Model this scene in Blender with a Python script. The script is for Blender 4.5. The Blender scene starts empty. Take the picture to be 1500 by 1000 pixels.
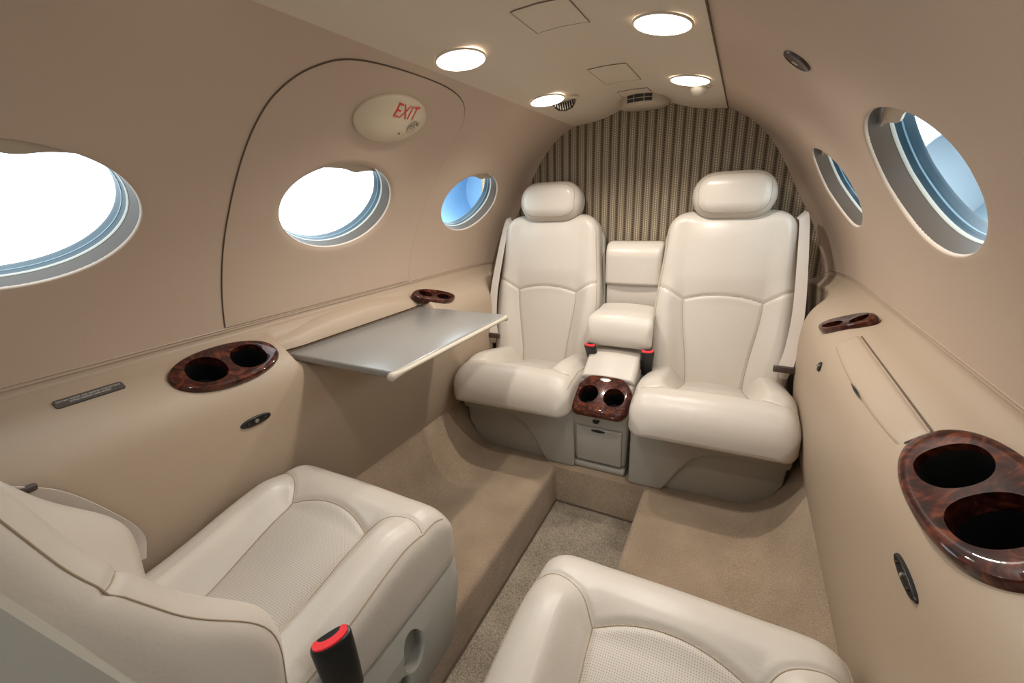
import bpy, math, random
import numpy as np
from mathutils import Vector, Matrix
random.seed(4)
COL = bpy.context.scene.collection
R = math.radians
pi = math.pi

# ------------------------------------------------------------------ materials
def lin(r, g, b):
    f = lambda c: (c/255/12.92) if c/255 <= .04045 else ((c/255+.055)/1.055)**2.4
    return (f(r), f(g), f(b), 1)

def alb(r, g, b, k=.68):
    c = lin(r, g, b); return (c[0]*k, c[1]*k, c[2]*k, 1)

def mat(name, col, rough=.5, metal=0, spec=.5, coat=0, bump=0, bscale=200, var=0, vscale=6, emit=None, estr=0, sheen=0):
    m = bpy.data.materials.new(name); m.use_nodes = True
    nt = m.node_tree; b = nt.nodes['Principled BSDF']
    b.inputs['Base Color'].default_value = col
    b.inputs['Roughness'].default_value = rough
    b.inputs['Metallic'].default_value = metal
    b.inputs['Specular IOR Level'].default_value = spec
    b.inputs['Coat Weight'].default_value = coat
    b.inputs['Coat Roughness'].default_value = .04
    b.inputs['Sheen Weight'].default_value = sheen
    if emit:
        b.inputs['Emission Color'].default_value = emit
        b.inputs['Emission Strength'].default_value = estr
    tc = nt.nodes.new('ShaderNodeTexCoord')
    if bump:
        n = nt.nodes.new('ShaderNodeTexNoise'); n.inputs['Scale'].default_value = bscale
        n.inputs['Detail'].default_value = 4
        nt.links.new(tc.outputs['Object'], n.inputs['Vector'])
        bp = nt.nodes.new('ShaderNodeBump'); bp.inputs['Strength'].default_value = bump
        bp.inputs['Distance'].default_value = .002
        nt.links.new(n.outputs['Fac'], bp.inputs['Height'])
        nt.links.new(bp.outputs['Normal'], b.inputs['Normal'])
    if var:
        n2 = nt.nodes.new('ShaderNodeTexNoise'); n2.inputs['Scale'].default_value = vscale
        n2.inputs['Detail'].default_value = 5
        nt.links.new(tc.outputs['Object'], n2.inputs['Vector'])
        mx = nt.nodes.new('ShaderNodeMix'); mx.data_type = 'RGBA'
        mx.inputs['A'].default_value = col
        mx.inputs['B'].default_value = tuple(c*(1-var) for c in col[:3])+(1,)
        nt.links.new(n2.outputs['Fac'], mx.inputs['Factor'])
        nt.links.new(mx.outputs['Result'], b.inputs['Base Color'])
    return m

def wavy(m, scale=22, dist=.004, strength=.22):
    nt = m.node_tree; b = nt.nodes['Principled BSDF']; old = b.inputs['Normal'].links[0].from_node
    tc = nt.nodes.new('ShaderNodeTexCoord'); n = nt.nodes.new('ShaderNodeTexNoise'); n.inputs['Scale'].default_value = scale; n.inputs['Detail'].default_value = 2
    n.inputs['Distortion'].default_value = .6
    nt.links.new(tc.outputs['Object'], n.inputs['Vector'])
    p = nt.nodes.new('ShaderNodeBump'); p.inputs['Strength'].default_value = strength; p.inputs['Distance'].default_value = dist
    nt.links.new(n.outputs['Fac'], p.inputs['Height']); nt.links.new(p.outputs['Normal'], old.inputs['Normal'])

def carpet_mat(name, c1, c2, scale):
    m = bpy.data.materials.new(name); m.use_nodes = True
    nt = m.node_tree; b = nt.nodes['Principled BSDF']; b.inputs['Roughness'].default_value = .95
    b.inputs['Specular IOR Level'].default_value = .1
    b.inputs['Sheen Weight'].default_value = .15
    tc = nt.nodes.new('ShaderNodeTexCoord')
    n = nt.nodes.new('ShaderNodeTexNoise'); n.inputs['Scale'].default_value = scale; n.inputs['Detail'].default_value = 3
    v = nt.nodes.new('ShaderNodeTexNoise'); v.inputs['Scale'].default_value = 7; v.inputs['Detail'].default_value = 3
    for q in (n, v): nt.links.new(tc.outputs['Object'], q.inputs['Vector'])
    cr = nt.nodes.new('ShaderNodeValToRGB')
    cr.color_ramp.elements[0].position = .35; cr.color_ramp.elements[0].color = c2
    cr.color_ramp.elements[1].position = .65; cr.color_ramp.elements[1].color = c1
    ad = nt.nodes.new('ShaderNodeMath'); ad.operation = 'MULTIPLY_ADD'; ad.inputs[1].default_value = .35
    nt.links.new(v.outputs['Fac'], ad.inputs[0])
    sb = nt.nodes.new('ShaderNodeMath'); sb.operation = 'MULTIPLY_ADD'; sb.inputs[1].default_value = .8; sb.inputs[2].default_value = -.08
    nt.links.new(n.outputs['Fac'], sb.inputs[0]); nt.links.new(sb.outputs[0], ad.inputs[2])
    nt.links.new(ad.outputs[0], cr.inputs['Fac']); nt.links.new(cr.outputs['Color'], b.inputs['Base Color'])
    bp = nt.nodes.new('ShaderNodeBump'); bp.inputs['Strength'].default_value = .8; bp.inputs['Distance'].default_value = .004
    nt.links.new(n.outputs['Fac'], bp.inputs['Height']); nt.links.new(bp.outputs['Normal'], b.inputs['Normal'])
    return m

def wood_mat():
    m = bpy.data.materials.new('burl_wood'); m.use_nodes = True
    nt = m.node_tree; b = nt.nodes['Principled BSDF']
    b.inputs['Roughness'].default_value = .3; b.inputs['Specular IOR Level'].default_value = .1; b.inputs['Coat Weight'].default_value = .75; b.inputs['Coat IOR'].default_value = 1.42; b.inputs['Coat Roughness'].default_value = .02
    tc = nt.nodes.new('ShaderNodeTexCoord')
    n = nt.nodes.new('ShaderNodeTexNoise'); n.inputs['Scale'].default_value = 26; n.inputs['Detail'].default_value = 7; n.inputs['Distortion'].default_value = 2.5
    nt.links.new(tc.outputs['Object'], n.inputs['Vector'])
    cr = nt.nodes.new('ShaderNodeValToRGB'); e = cr.color_ramp.elements
    e[0].position = .36; e[0].color = lin(34, 12, 8); e[1].position = .70; e[1].color = lin(108, 53, 31)
    k = e.new(.52); k.color = lin(62, 26, 17)
    nt.links.new(n.outputs['Fac'], cr.inputs['Fac']); nt.links.new(cr.outputs['Color'], b.inputs['Base Color'])
    return m

def perf_mat(base):
    m = bpy.data.materials.new('perforated_leather'); m.use_nodes = True
    nt = m.node_tree; b = nt.nodes['Principled BSDF']; b.inputs['Roughness'].default_value = .5
    tc = nt.nodes.new('ShaderNodeTexCoord')
    mp = nt.nodes.new('ShaderNodeMapping'); mp.inputs['Scale'].default_value = (290, 290, 290)
    nt.links.new(tc.outputs['Object'], mp.inputs['Vector'])
    fr = nt.nodes.new('ShaderNodeVectorMath'); fr.operation = 'FRACTION'
    nt.links.new(mp.outputs['Vector'], fr.inputs[0])
    su = nt.nodes.new('ShaderNodeVectorMath'); su.operation = 'SUBTRACT'; su.inputs[1].default_value = (.5, .5, .5)
    nt.links.new(fr.outputs[0], su.inputs[0])
    ml = nt.nodes.new('ShaderNodeVectorMath'); ml.operation = 'MULTIPLY'; ml.inputs[1].default_value = (1, 1, 0)
    nt.links.new(su.outputs[0], ml.inputs[0])
    ln = nt.nodes.new('ShaderNodeVectorMath'); ln.operation = 'LENGTH'; nt.links.new(ml.outputs[0], ln.inputs[0])
    lt = nt.nodes.new('ShaderNodeMath'); lt.operation = 'LESS_THAN'; lt.inputs[1].default_value = .2
    nt.links.new(ln.outputs['Value'], lt.inputs[0])
    mx = nt.nodes.new('ShaderNodeMix'); mx.data_type = 'RGBA'
    mx.inputs['A'].default_value = base; mx.inputs['B'].default_value = tuple(c*.45 for c in base[:3])+(1,)
    nt.links.new(lt.outputs[0], mx.inputs['Factor']); nt.links.new(mx.outputs['Result'], b.inputs['Base Color'])
    bp = nt.nodes.new('ShaderNodeBump'); bp.inputs['Strength'].default_value = .4; bp.inputs['Distance'].default_value = .001; bp.invert = True
    nt.links.new(lt.outputs[0], bp.inputs['Height']); nt.links.new(bp.outputs['Normal'], b.inputs['Normal'])
    return m

def fabric_mat():
    """woven bulkhead fabric: vertical bands with rows of dashes"""
    m = bpy.data.materials.new('striped_fabric'); m.use_nodes = True
    nt = m.node_tree; L = nt.links; b = nt.nodes['Principled BSDF']; b.inputs['Roughness'].default_value = .9
    b.inputs['Specular IOR Level'].default_value = .15
    tc = nt.nodes.new('ShaderNodeTexCoord'); sp = nt.nodes.new('ShaderNodeSeparateXYZ'); L.new(tc.outputs['Object'], sp.inputs[0])
    def M(op, a, bb=None, c=None):
        n = nt.nodes.new('ShaderNodeMath'); n.operation = op
        for i, q in enumerate((a, bb, c)):
            if q is None: continue
            if isinstance(q, (int, float)): n.inputs[i].default_value = q
            else: L.new(q, n.inputs[i])
        return n.outputs[0]
    px = M('FRACT', M('MULTIPLY', sp.outputs[0], 1/.0345))
    cr = nt.nodes.new('ShaderNodeValToRGB'); cr.color_ramp.interpolation = 'CONSTANT'; e = cr.color_ramp.elements
    dark, light, mid = alb(120, 106, 88, .8), alb(176, 160, 136, .8), alb(136, 120, 99, .8)
    e[0].position = 0; e[0].color = dark; e[1].position = .26; e[1].color = mid
    for p, c in ((.33, light), (.42, mid), (.52, alb(146, 130, 109, .8)), (.70, mid), (.78, light), (.88, mid), (.93, dark)):
        k = e.new(p); k.color = c
    L.new(px, cr.inputs['Fac'])
    pz = M('FRACT', M('MULTIPLY', sp.outputs[2], 1/.0088))
    on = M('LESS_THAN', pz, .5)
    dk = M('MULTIPLY', on, M('MULTIPLY', M('GREATER_THAN', px, .05), M('LESS_THAN', px, .2)))
    lt = M('MULTIPLY', on, M('MULTIPLY', M('GREATER_THAN', px, .56), M('LESS_THAN', px, .67)))
    m1 = nt.nodes.new('ShaderNodeMix'); m1.data_type = 'RGBA'; m1.inputs['B'].default_value = lin(52, 42, 32)
    L.new(dk, m1.inputs['Factor']); L.new(cr.outputs['Color'], m1.inputs['A'])
    m2 = nt.nodes.new('ShaderNodeMix'); m2.data_type = 'RGBA'; m2.inputs['B'].default_value = lin(205, 190, 165)
    L.new(lt, m2.inputs['Factor']); L.new(m1.outputs['Result'], m2.inputs['A'])
    L.new(m2.outputs['Result'], b.inputs['Base Color'])
    return m

def glass_mat(name, tint, refl):
    m = bpy.data.materials.new(name); m.use_nodes = True
    nt = m.node_tree; nt.nodes.clear(); o = nt.nodes.new('ShaderNodeOutputMaterial')
    t = nt.nodes.new('ShaderNodeBsdfTransparent'); t.inputs[0].default_value = tint
    g = nt.nodes.new('ShaderNodeBsdfGlossy'); g.inputs['Roughness'].default_value = .02
    x = nt.nodes.new('ShaderNodeMixShader'); x.inputs[0].default_value = refl
    nt.links.new(t.outputs[0], x.inputs[1]); nt.links.new(g.outputs[0], x.inputs[2]); nt.links.new(x.outputs[0], o.inputs[0])
    return m

LEATHER = alb(227, 215, 200, .66)
M = dict(
    wall=mat('taupe_wall_leather', alb(190, 168, 148, 0.88), .6, bump=.12, bscale=350),
    panel=mat('tan_side_panel', alb(191, 169, 145, 0.7), .5, bump=.08, bscale=350),
    ceil=mat('ceiling_liner', alb(206, 193, 174, 0.95), .6, bump=.08, bscale=300),
    leather=mat('cream_leather', LEATHER, .36, bump=.10, bscale=240, spec=.5),
    perf=perf_mat(LEATHER),
    seam=mat('seam_thread', lin(150, 132, 108), .8),
    shell=mat('seat_shell_vinyl', alb(196, 190, 176, 0.62), .5, bump=.1, bscale=300),
    base=mat('seat_base_plastic', alb(188, 181, 168, 0.66), .5),
    strap=mat('belt_webbing', alb(226, 212, 198, 0.7), .8, bump=.4, bscale=900),
    black=mat('black_plastic', lin(16, 16, 17), .35),
    cup=mat('cup_liner_black', lin(7, 7, 7), .6),
    brown=mat('dark_brown_plastic', lin(62, 48, 42), .35),
    red=mat('red_button', lin(222, 40, 46), .4),
    wood=wood_mat(),
    table=mat('table_laminate', alb(152, 149, 143, 0.74), .26, spec=.55, var=.06, vscale=30),
    tedge=mat('table_edge_cream', alb(200, 187, 167, 0.72), .4),
    chrome=mat('brushed_metal', lin(196, 190, 182), .28, metal=1),
    carpet=carpet_mat('brown_carpet', alb(186, 163, 137, .9), alb(140, 119, 97, .9), 420),
    aisle=carpet_mat('grey_aisle_carpet', alb(184, 170, 150, .85), alb(126, 113, 96, .85), 300),
    fabric=fabric_mat(),
    liner=mat('window_liner', lin(66, 50, 35), .6),
    seal=mat('window_seal_white', lin(158, 152, 140), .5),
    rim=mat('acrylic_rim_light', lin(84, 112, 124), .4),
    gasket=mat('acrylic_edge', lin(26, 50, 62), .35),
    shade=mat('window_shade_cream', alb(206, 188, 165, 0.72), .55),
    glass=glass_mat('window_glass', (.94, .98, 1, 1), .04),
    sign=mat('sign_cream_plastic', alb(226, 208, 180, 0.72), .4),
    print_red=mat('sign_red_print', lin(196, 44, 36), .5),
    print_black=mat('sign_black_print', lin(28, 26, 24), .5),
    placard=mat('placard_grey', lin(72, 68, 64), .4),
    print_white=mat('placard_white_print', lin(214, 212, 206), .5),
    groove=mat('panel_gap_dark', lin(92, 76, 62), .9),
    gap2=mat('panel_gap_soft', lin(128, 114, 97), .9),
    lamp=mat('lamp_lens', (1, .95, .86, 1), .5, emit=(1, .95, .88, 1), estr=11),
    trimring=mat('lamp_ring', lin(205, 192, 172), .4),
    vent=mat('vent_dark', lin(34, 28, 26), .6),
    ventpod=mat('vent_pod_plastic', alb(190, 176, 155, 0.85), .45),
    nac=mat('nacelle_shade_blue', lin(150, 186, 212), .4),  # bluish shade on the white cowl, put into its base colour
    nac2=mat('nacelle_paint_grey', lin(176, 188, 196), .4),
)

wavy(M['leather'])

# ------------------------------------------------------------------ object helpers
def link(name, me, m=None, parent=None, ang=40):
    if m is not None:
        for q in (m if isinstance(m, (list, tuple)) else [m]): me.materials.append(q)
    me.shade_smooth(); me.set_sharp_from_angle(angle=R(ang))
    o = bpy.data.objects.new(name, me); COL.objects.link(o)
    if parent: o.parent = parent
    return o

def tag(o, label, cat, group=None, kind=None):
    if label: o['label'] = label
    if cat: o['category'] = cat
    if group: o['group'] = group
    if kind: o['kind'] = kind
    return o

def thing(name, label, cat, loc=(0, 0, 0), rz=0, group=None):
    o = bpy.data.objects.new(name, None); COL.objects.link(o)
    o.location = loc; o.rotation_euler = (0, 0, rz); o.empty_display_size = .1
    return tag(o, label, cat, group)

def struct(o): o['kind'] = 'structure'; return o

def pyd(v, f):
    me = bpy.data.meshes.new('m'); me.from_pydata([tuple(map(float, p)) for p in v], [], f); me.update(); return me

def fixn(me):
    import bmesh
    bm = bmesh.new(); bm.from_mesh(me); bmesh.ops.recalc_face_normals(bm, faces=bm.faces); bm.to_mesh(me); bm.free(); return me

def gridmesh(P, wu=False, wv=False, mask=None, flip=False):
    P = np.asarray(P, float); nu, nv = P.shape[:2]
    idx = np.arange(nu*nv).reshape(nu, nv)
    if wu: idx = np.vstack([idx, idx[:1]])
    if wv: idx = np.hstack([idx, idx[:, :1]])
    a, b, c, d = idx[:-1, :-1], idx[1:, :-1], idx[1:, 1:], idx[:-1, 1:]
    F = np.stack([a, b, c, d] if not flip else [d, c, b, a], -1)
    if mask is not None: F = F[mask]
    F = F.reshape(-1, 4)
    used, inv = np.unique(F, return_inverse=True)
    V = P.reshape(-1, 3)[used]; F = inv.reshape(-1, 4)
    me = bpy.data.meshes.new('m')
    me.vertices.add(len(V)); me.vertices.foreach_set('co', V.astype(np.float32).ravel())
    me.loops.add(F.size); me.loops.foreach_set('vertex_index', F.astype(np.int32).ravel())
    me.polygons.add(len(F)); me.polygons.foreach_set('loop_start', np.arange(0, F.size, 4, dtype=np.int32))
    me.update(calc_edges=True); me.validate(); return me

def tube_mesh(pts, r, n=8, closed=False, ell=None):
    pts = np.asarray(pts, float); N = len(pts); P = np.zeros((N, n, 3))
    T = np.gradient(pts, axis=0) if not closed else np.roll(pts, -1, 0)-np.roll(pts, 1, 0)
    T /= np.linalg.norm(T, axis=1)[:, None]+1e-12
    ref = np.array([0, 0, 1.]) if abs(T[0][2]) < .9 else np.array([1., 0, 0])
    u = np.cross(T[0], ref); u /= np.linalg.norm(u)
    rr = np.broadcast_to(np.asarray(r, float), (N,))
    for i in range(N):
        u = u-T[i]*(u@T[i]); u /= np.linalg.norm(u); w = np.cross(T[i], u)
        for j in range(n):
            a = 2*pi*j/n; P[i, j] = pts[i]+rr[i]*(math.cos(a)*u+math.sin(a)*w)
    me = gridmesh(P, wu=closed, wv=True)
    if not closed:
        import bmesh
        bm = bmesh.new(); bm.from_mesh(me); bmesh.ops.holes_fill(bm, edges=[e for e in bm.edges if e.is_boundary]); bm.to_mesh(me); bm.free()
    return fixn(me)

def join_meshes(ms):
    v, f, o = [], [], 0
    for m in ms:
        v += [tuple(q.co) for q in m.vertices]; f += [tuple(i+o for i in p.vertices) for p in m.polygons]; o += len(m.vertices)
    return pyd(v, f)

def evaluated(o):
    dg = bpy.context.evaluated_depsgraph_get(); dg.update()
    me = bpy.data.meshes.new_from_object(o.evaluated_get(dg)); return me

def bevelled(me, w, seg=3, ang=30):
    o = bpy.data.objects.new('tmp', me); COL.objects.link(o)
    b = o.modifiers.new('b', 'BEVEL'); b.width = w; b.segments = seg; b.limit_method = 'ANGLE'; b.angle_limit = R(ang)
    r = evaluated(o); bpy.data.objects.remove(o); return r

def boolean(me, cutters):
    o = bpy.data.objects.new('tmp', me); COL.objects.link(o); cs = []
    for c in cutters:
        q = bpy.data.objects.new('cut', c); COL.objects.link(q); cs.append(q)
        b = o.modifiers.new('b', 'BOOLEAN'); b.operation = 'DIFFERENCE'; b.object = q; b.solver = 'EXACT'
    r = evaluated(o); bpy.data.objects.remove(o)
    for q in cs: bpy.data.objects.remove(q)
    return r

def box_mesh(x0, x1, y0, y1, z0, z1):
    v = [(x, y, z) for x in (x0, x1) for y in (y0, y1) for z in (z0, z1)]
    return pyd(v, [(0, 1, 3, 2), (4, 6, 7, 5), (0, 4, 5, 1), (2, 3, 7, 6), (0, 2, 6, 4), (1, 5, 7, 3)])

def extrude_x(poly, x0, x1):
    n = len(poly); v = [(x0, y, z) for y, z in poly]+[(x1, y, z) for y, z in poly]
    f = [tuple(range(n)), tuple(range(2*n-1, n-1, -1))]+[(i, i+n, (i+1) % n+n, (i+1) % n) for i in range(n)]
    return fixn(pyd(v, f))

def xf(me, fn):
    co = np.empty(len(me.vertices)*3, np.float32); me.vertices.foreach_get('co', co)
    co = np.array([fn(p) for p in co.reshape(-1, 3)], np.float32); me.vertices.foreach_set('co', co.ravel()); me.update(); return me

def text_mesh(s, size, align='CENTER'):
    cu = bpy.data.curves.new('t', 'FONT'); cu.body = s; cu.size = size; cu.align_x = align; cu.align_y = 'CENTER'; cu.resolution_u = 3
    o = bpy.data.objects.new('t', cu); COL.objects.link(o); me = evaluated(o); bpy.data.objects.remove(o)
    return me

def catmull(pts, n):
    p = np.asarray(pts, float); p = np.vstack([2*p[0]-p[1], p, 2*p[-1]-p[-2]]); out = []
    m = len(p)-3
    for t in np.linspace(0, m-1e-9, n):
        i = int(t); f = t-i; a, b, c, d = p[i:i+4]
        out.append(.5*((2*b)+(-a+c)*f+(2*a-5*b+4*c-d)*f*f+(-a+3*b-3*c+d)*f**3))
    return np.array(out)

ss = lambda e0, e1, x: (lambda t: t*t*(3-2*t))(np.clip((x-e0)/(e1-e0), 0, 1))

# ------------------------------------------------------------------ cabin surfaces (X across, Y towards the tail, Z up, side floor at Z=0)
YF, YB = -.75, 1.87
def wall_pt(side, Y, th, off=0.0):
    """upper sidewall; th in degrees above the horizontal, off = distance towards the cabin"""
    r = .7106+.0204*min(1, max(0, (th-33)/34))
    t = (Y-1.60)/.27
    if t > 0: r -= .058*(1-math.sqrt(max(0, 1-min(t, 1)**2)))*(1-float(ss(33, 63, th)))
    r -= off
    return np.array([side*r*math.cos(R(th)), Y, .585+r*math.sin(R(th))])

WTH, WAT, WAY = 33.4, 10.0, .187          # window: centre angle, half height (deg), half width
WIN = [.232, .873, 1.522]
TH0, TH1 = 9.2, 67.0

def wall_mesh(side):
    th = np.linspace(TH0, TH1, 54); dth = th[1]-th[0]
    Ys = np.linspace(YF, YB, 176)
    nearest = lambda a, x: int(np.argmin(abs(a-x)))
    V, F = [], []; idx = {}
    def vid(i, j):
        if (i, j) not in idx: idx[(i, j)] = len(V); V.append(wall_pt(side, Ys[i], th[j]))
        return idx[(i, j)]
    rects = [(nearest(Ys, y-WAY-.035), nearest(Ys, y+WAY+.035), nearest(th, WTH-WAT-3), nearest(th, WTH+WAT+3), y) for y in WIN]
    for i in range(len(Ys)-1):
        for j in range(len(th)-1):
            if any(a <= i < b and c <= j < d for a, b, c, d, _ in rects): continue
            F.append((vid(i, j), vid(i+1, j), vid(i+1, j+1), vid(i, j+1)))
    for a, b, c, d, y in rects:
        per = [(i, c) for i in range(a, b)]+[(b, j) for j in range(c, d)]+[(i, d) for i in range(b, a, -1)]+[(a, j) for j in range(d, c, -1)]
        prev = [vid(*p) for p in per]; K = 7
        for k in range(1, K+6):
            cur = []
            for p in per:
                y0, t0 = Ys[p[0]], th[p[1]]
                an = math.atan2((t0-WTH)/WAT, (y0-y)/WAY); e = np.array([y+WAY*math.cos(an), WTH+WAT*math.sin(an)])
                if k <= K:
                    f = k/K; q = (1-f)*np.array([y0, t0])+f*e; P = wall_pt(side, q[0], q[1], 0)
                else:                                   # rolled lip into the opening
                    a2 = (k-K)/5*pi/2; s = 1-.022*math.sin(a2)
                    P = wall_pt(side, y+WAY*s*math.cos(an), WTH+WAT*s*math.sin(an), -.006*(1-math.cos(a2)))
                cur.append(len(V)); V.append(P)
            n = len(per)
            for q in range(n): F.append((prev[q], prev[(q+1) % n], cur[(q+1) % n], cur[q]))
            prev = cur
    return fixn(pyd(V, F))

def ell_ring(side, y, s, off, n=96):
    return [wall_pt(side, y+WAY*s*math.cos(a), WTH+WAT*s*math.sin(a), off) for a in np.linspace(0, 2*pi, n, endpoint=False)]

def make_window(num, side, y):
    def ringband(stations): return gridmesh(np.array([ell_ring(side, y, s, o) for s, o in stations]), wv=True)
    w = struct(link('window_%d' % num, ringband([(.9785, -.0055), (.972, -.02), (.968, -.040)]), M['liner']))
    p = link('window_seal', ringband([(.972, -.036), (.966, -.0355), (.962, -.0375), (.961, -.042), (.97, -.046)]), M['seal'], w)
    g = link('gasket', ringband([(.962, -.040), (.958, -.046), (.951, -.049), (.949, -.060), (.944, -.063), (.943, -.068), (1.0, -.070)]), M['gasket'], w)
    g2 = link('acrylic_rim', ringband([(.952, -.0495), (.9465, -.050), (.946, -.0525)]), M['rim'], w)
    for nm, off, s in (('pane', -.054, .945), ('outer_pane', -.069, .96)):
        P = np.array([ell_ring(side, y, s*k/8, off) for k in range(1, 9)])
        gm = gridmesh(P, wv=True)
        V = [tuple(v.co) for v in gm.vertices]; Fc = [tuple(q.vertices) for q in gm.polygons]; n = 96
        Fc.append(tuple(range(n))); me = fixn(pyd(V, Fc)); link(nm, me, M['glass'], w)
    # the pulled-up shade peeking out of the top of the opening, with its pull tab
    cols = []
    for u in np.linspace(-.62, .62, 60):
        top = math.sqrt(max(0, 1-u*u))*.99
        low = .755-.075*math.exp(-((u-.20)/.17)**2)+.03*math.cos(u*2.2)
        low = min(low, top-.004)
        row = []
        for f, off in ((0, -.028), (1, -.028), (1, -.0235), (.5, -.021), (0, -.0235)):
            row.append(wall_pt(side, y+WAY*u*.95, WTH+WAT*(low+(top-low)*(1-f) if f < 1 else low)*.95, off))
        cols.append(row)
    link('window_shade', fixn(gridmesh(np.array(cols), wv=True)), M['shade'], w)
    return w

def shrink(Y):
    t = (Y-1.60)/.27
    return 0. if t <= 0 else .057*(1-math.sqrt(max(0, 1-min(t, 1)**2)))
TRAYS = [(-1, .512, .118, .056, .000, .86, 0), (1, .582, .137, .060, .000, .86, 0), (-1, 1.280, .098, .033, .000, .8, -.45), (1, 1.315, .086, .033, .004, .8, -.75)]
def panel_profile(Y, side=1):
    """lower side panel from ledge to carpet: list of (x, z)"""
    pts = [(.703, .709), (.7035, .690), (.6965, .681), (.682, .669), (.655, .655), (.622, .634), (.597, .607), (.581, .565), (.576, .50), (.578, .42), (.585, .33), (.594, .25), (.606, .185), (.618, .16)]
    k = float(ss(1.60, 1.74, Y)); out = []
    for x, z in pts:
        bx = k*max(0, min(1, (z-.12)/.2))*max(0, min(1, (.70-z)/.03))
        out.append((x+bx*(max(.655, x)-x)-.7106*0-shrink(Y), z))
    if side < 0:                                  # open table pocket
        k2 = float(ss(.650, .668, Y)*(1-ss(1.222, 1.240, Y)))
        pk = [(.703, .709), (.7035, .690), (.693, .680), (.678, .660), (.672, .632), (.668, .601), (.606, .596)]+pts[7:]
        out = [(a[0]+k2*(b[0]-a[0]), a[1]+k2*(b[1]-a[1])) for a, b in zip(out, pk)]
    return out
PT = None
def panel_grid(side, n=110, ny=520):
    P = []
    for Y in np.linspace(YF, YB, ny):
        c = catmull(panel_profile(Y, side), n); P.append([(side*x, Y, z) for x, z in c])
    P = np.array(P); c = (P[:-1, :-1]+P[1:, 1:])/2
    m = np.ones(c.shape[:2], bool)
    for sd, Yc, hl, hw, w0, k, tl in TRAYS:           # openings the cup holders drop into
        if sd != side: continue
        o, u, w, nn = shelf_frame(side, Yc); o = o+w*w0
        a0 = (c-o)@u; b0 = (c-o)@w; a = a0*math.cos(tl)+b0*math.sin(tl); b = b0*math.cos(tl)-a0*math.sin(tl); h = (c-o)@nn
        m &= ~(((a/(hl*k))**2+(b/(hw*k))**2 < 1) & (abs(h) < .05))
    return P, m
def shelf_frame(side, Y, x=.625):
    """point and axes on the sloping shelf: origin, along Y, up-slope, normal"""
    o = np.array([side*.633, Y, .6405]); u = np.array([0, 1., 0]); w = np.array([side*.069, 0, .050]); w /= np.linalg.norm(w)
    n = np.array([-side*.050, 0, .069]); n /= np.linalg.norm(n); return o, u, w, n

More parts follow.
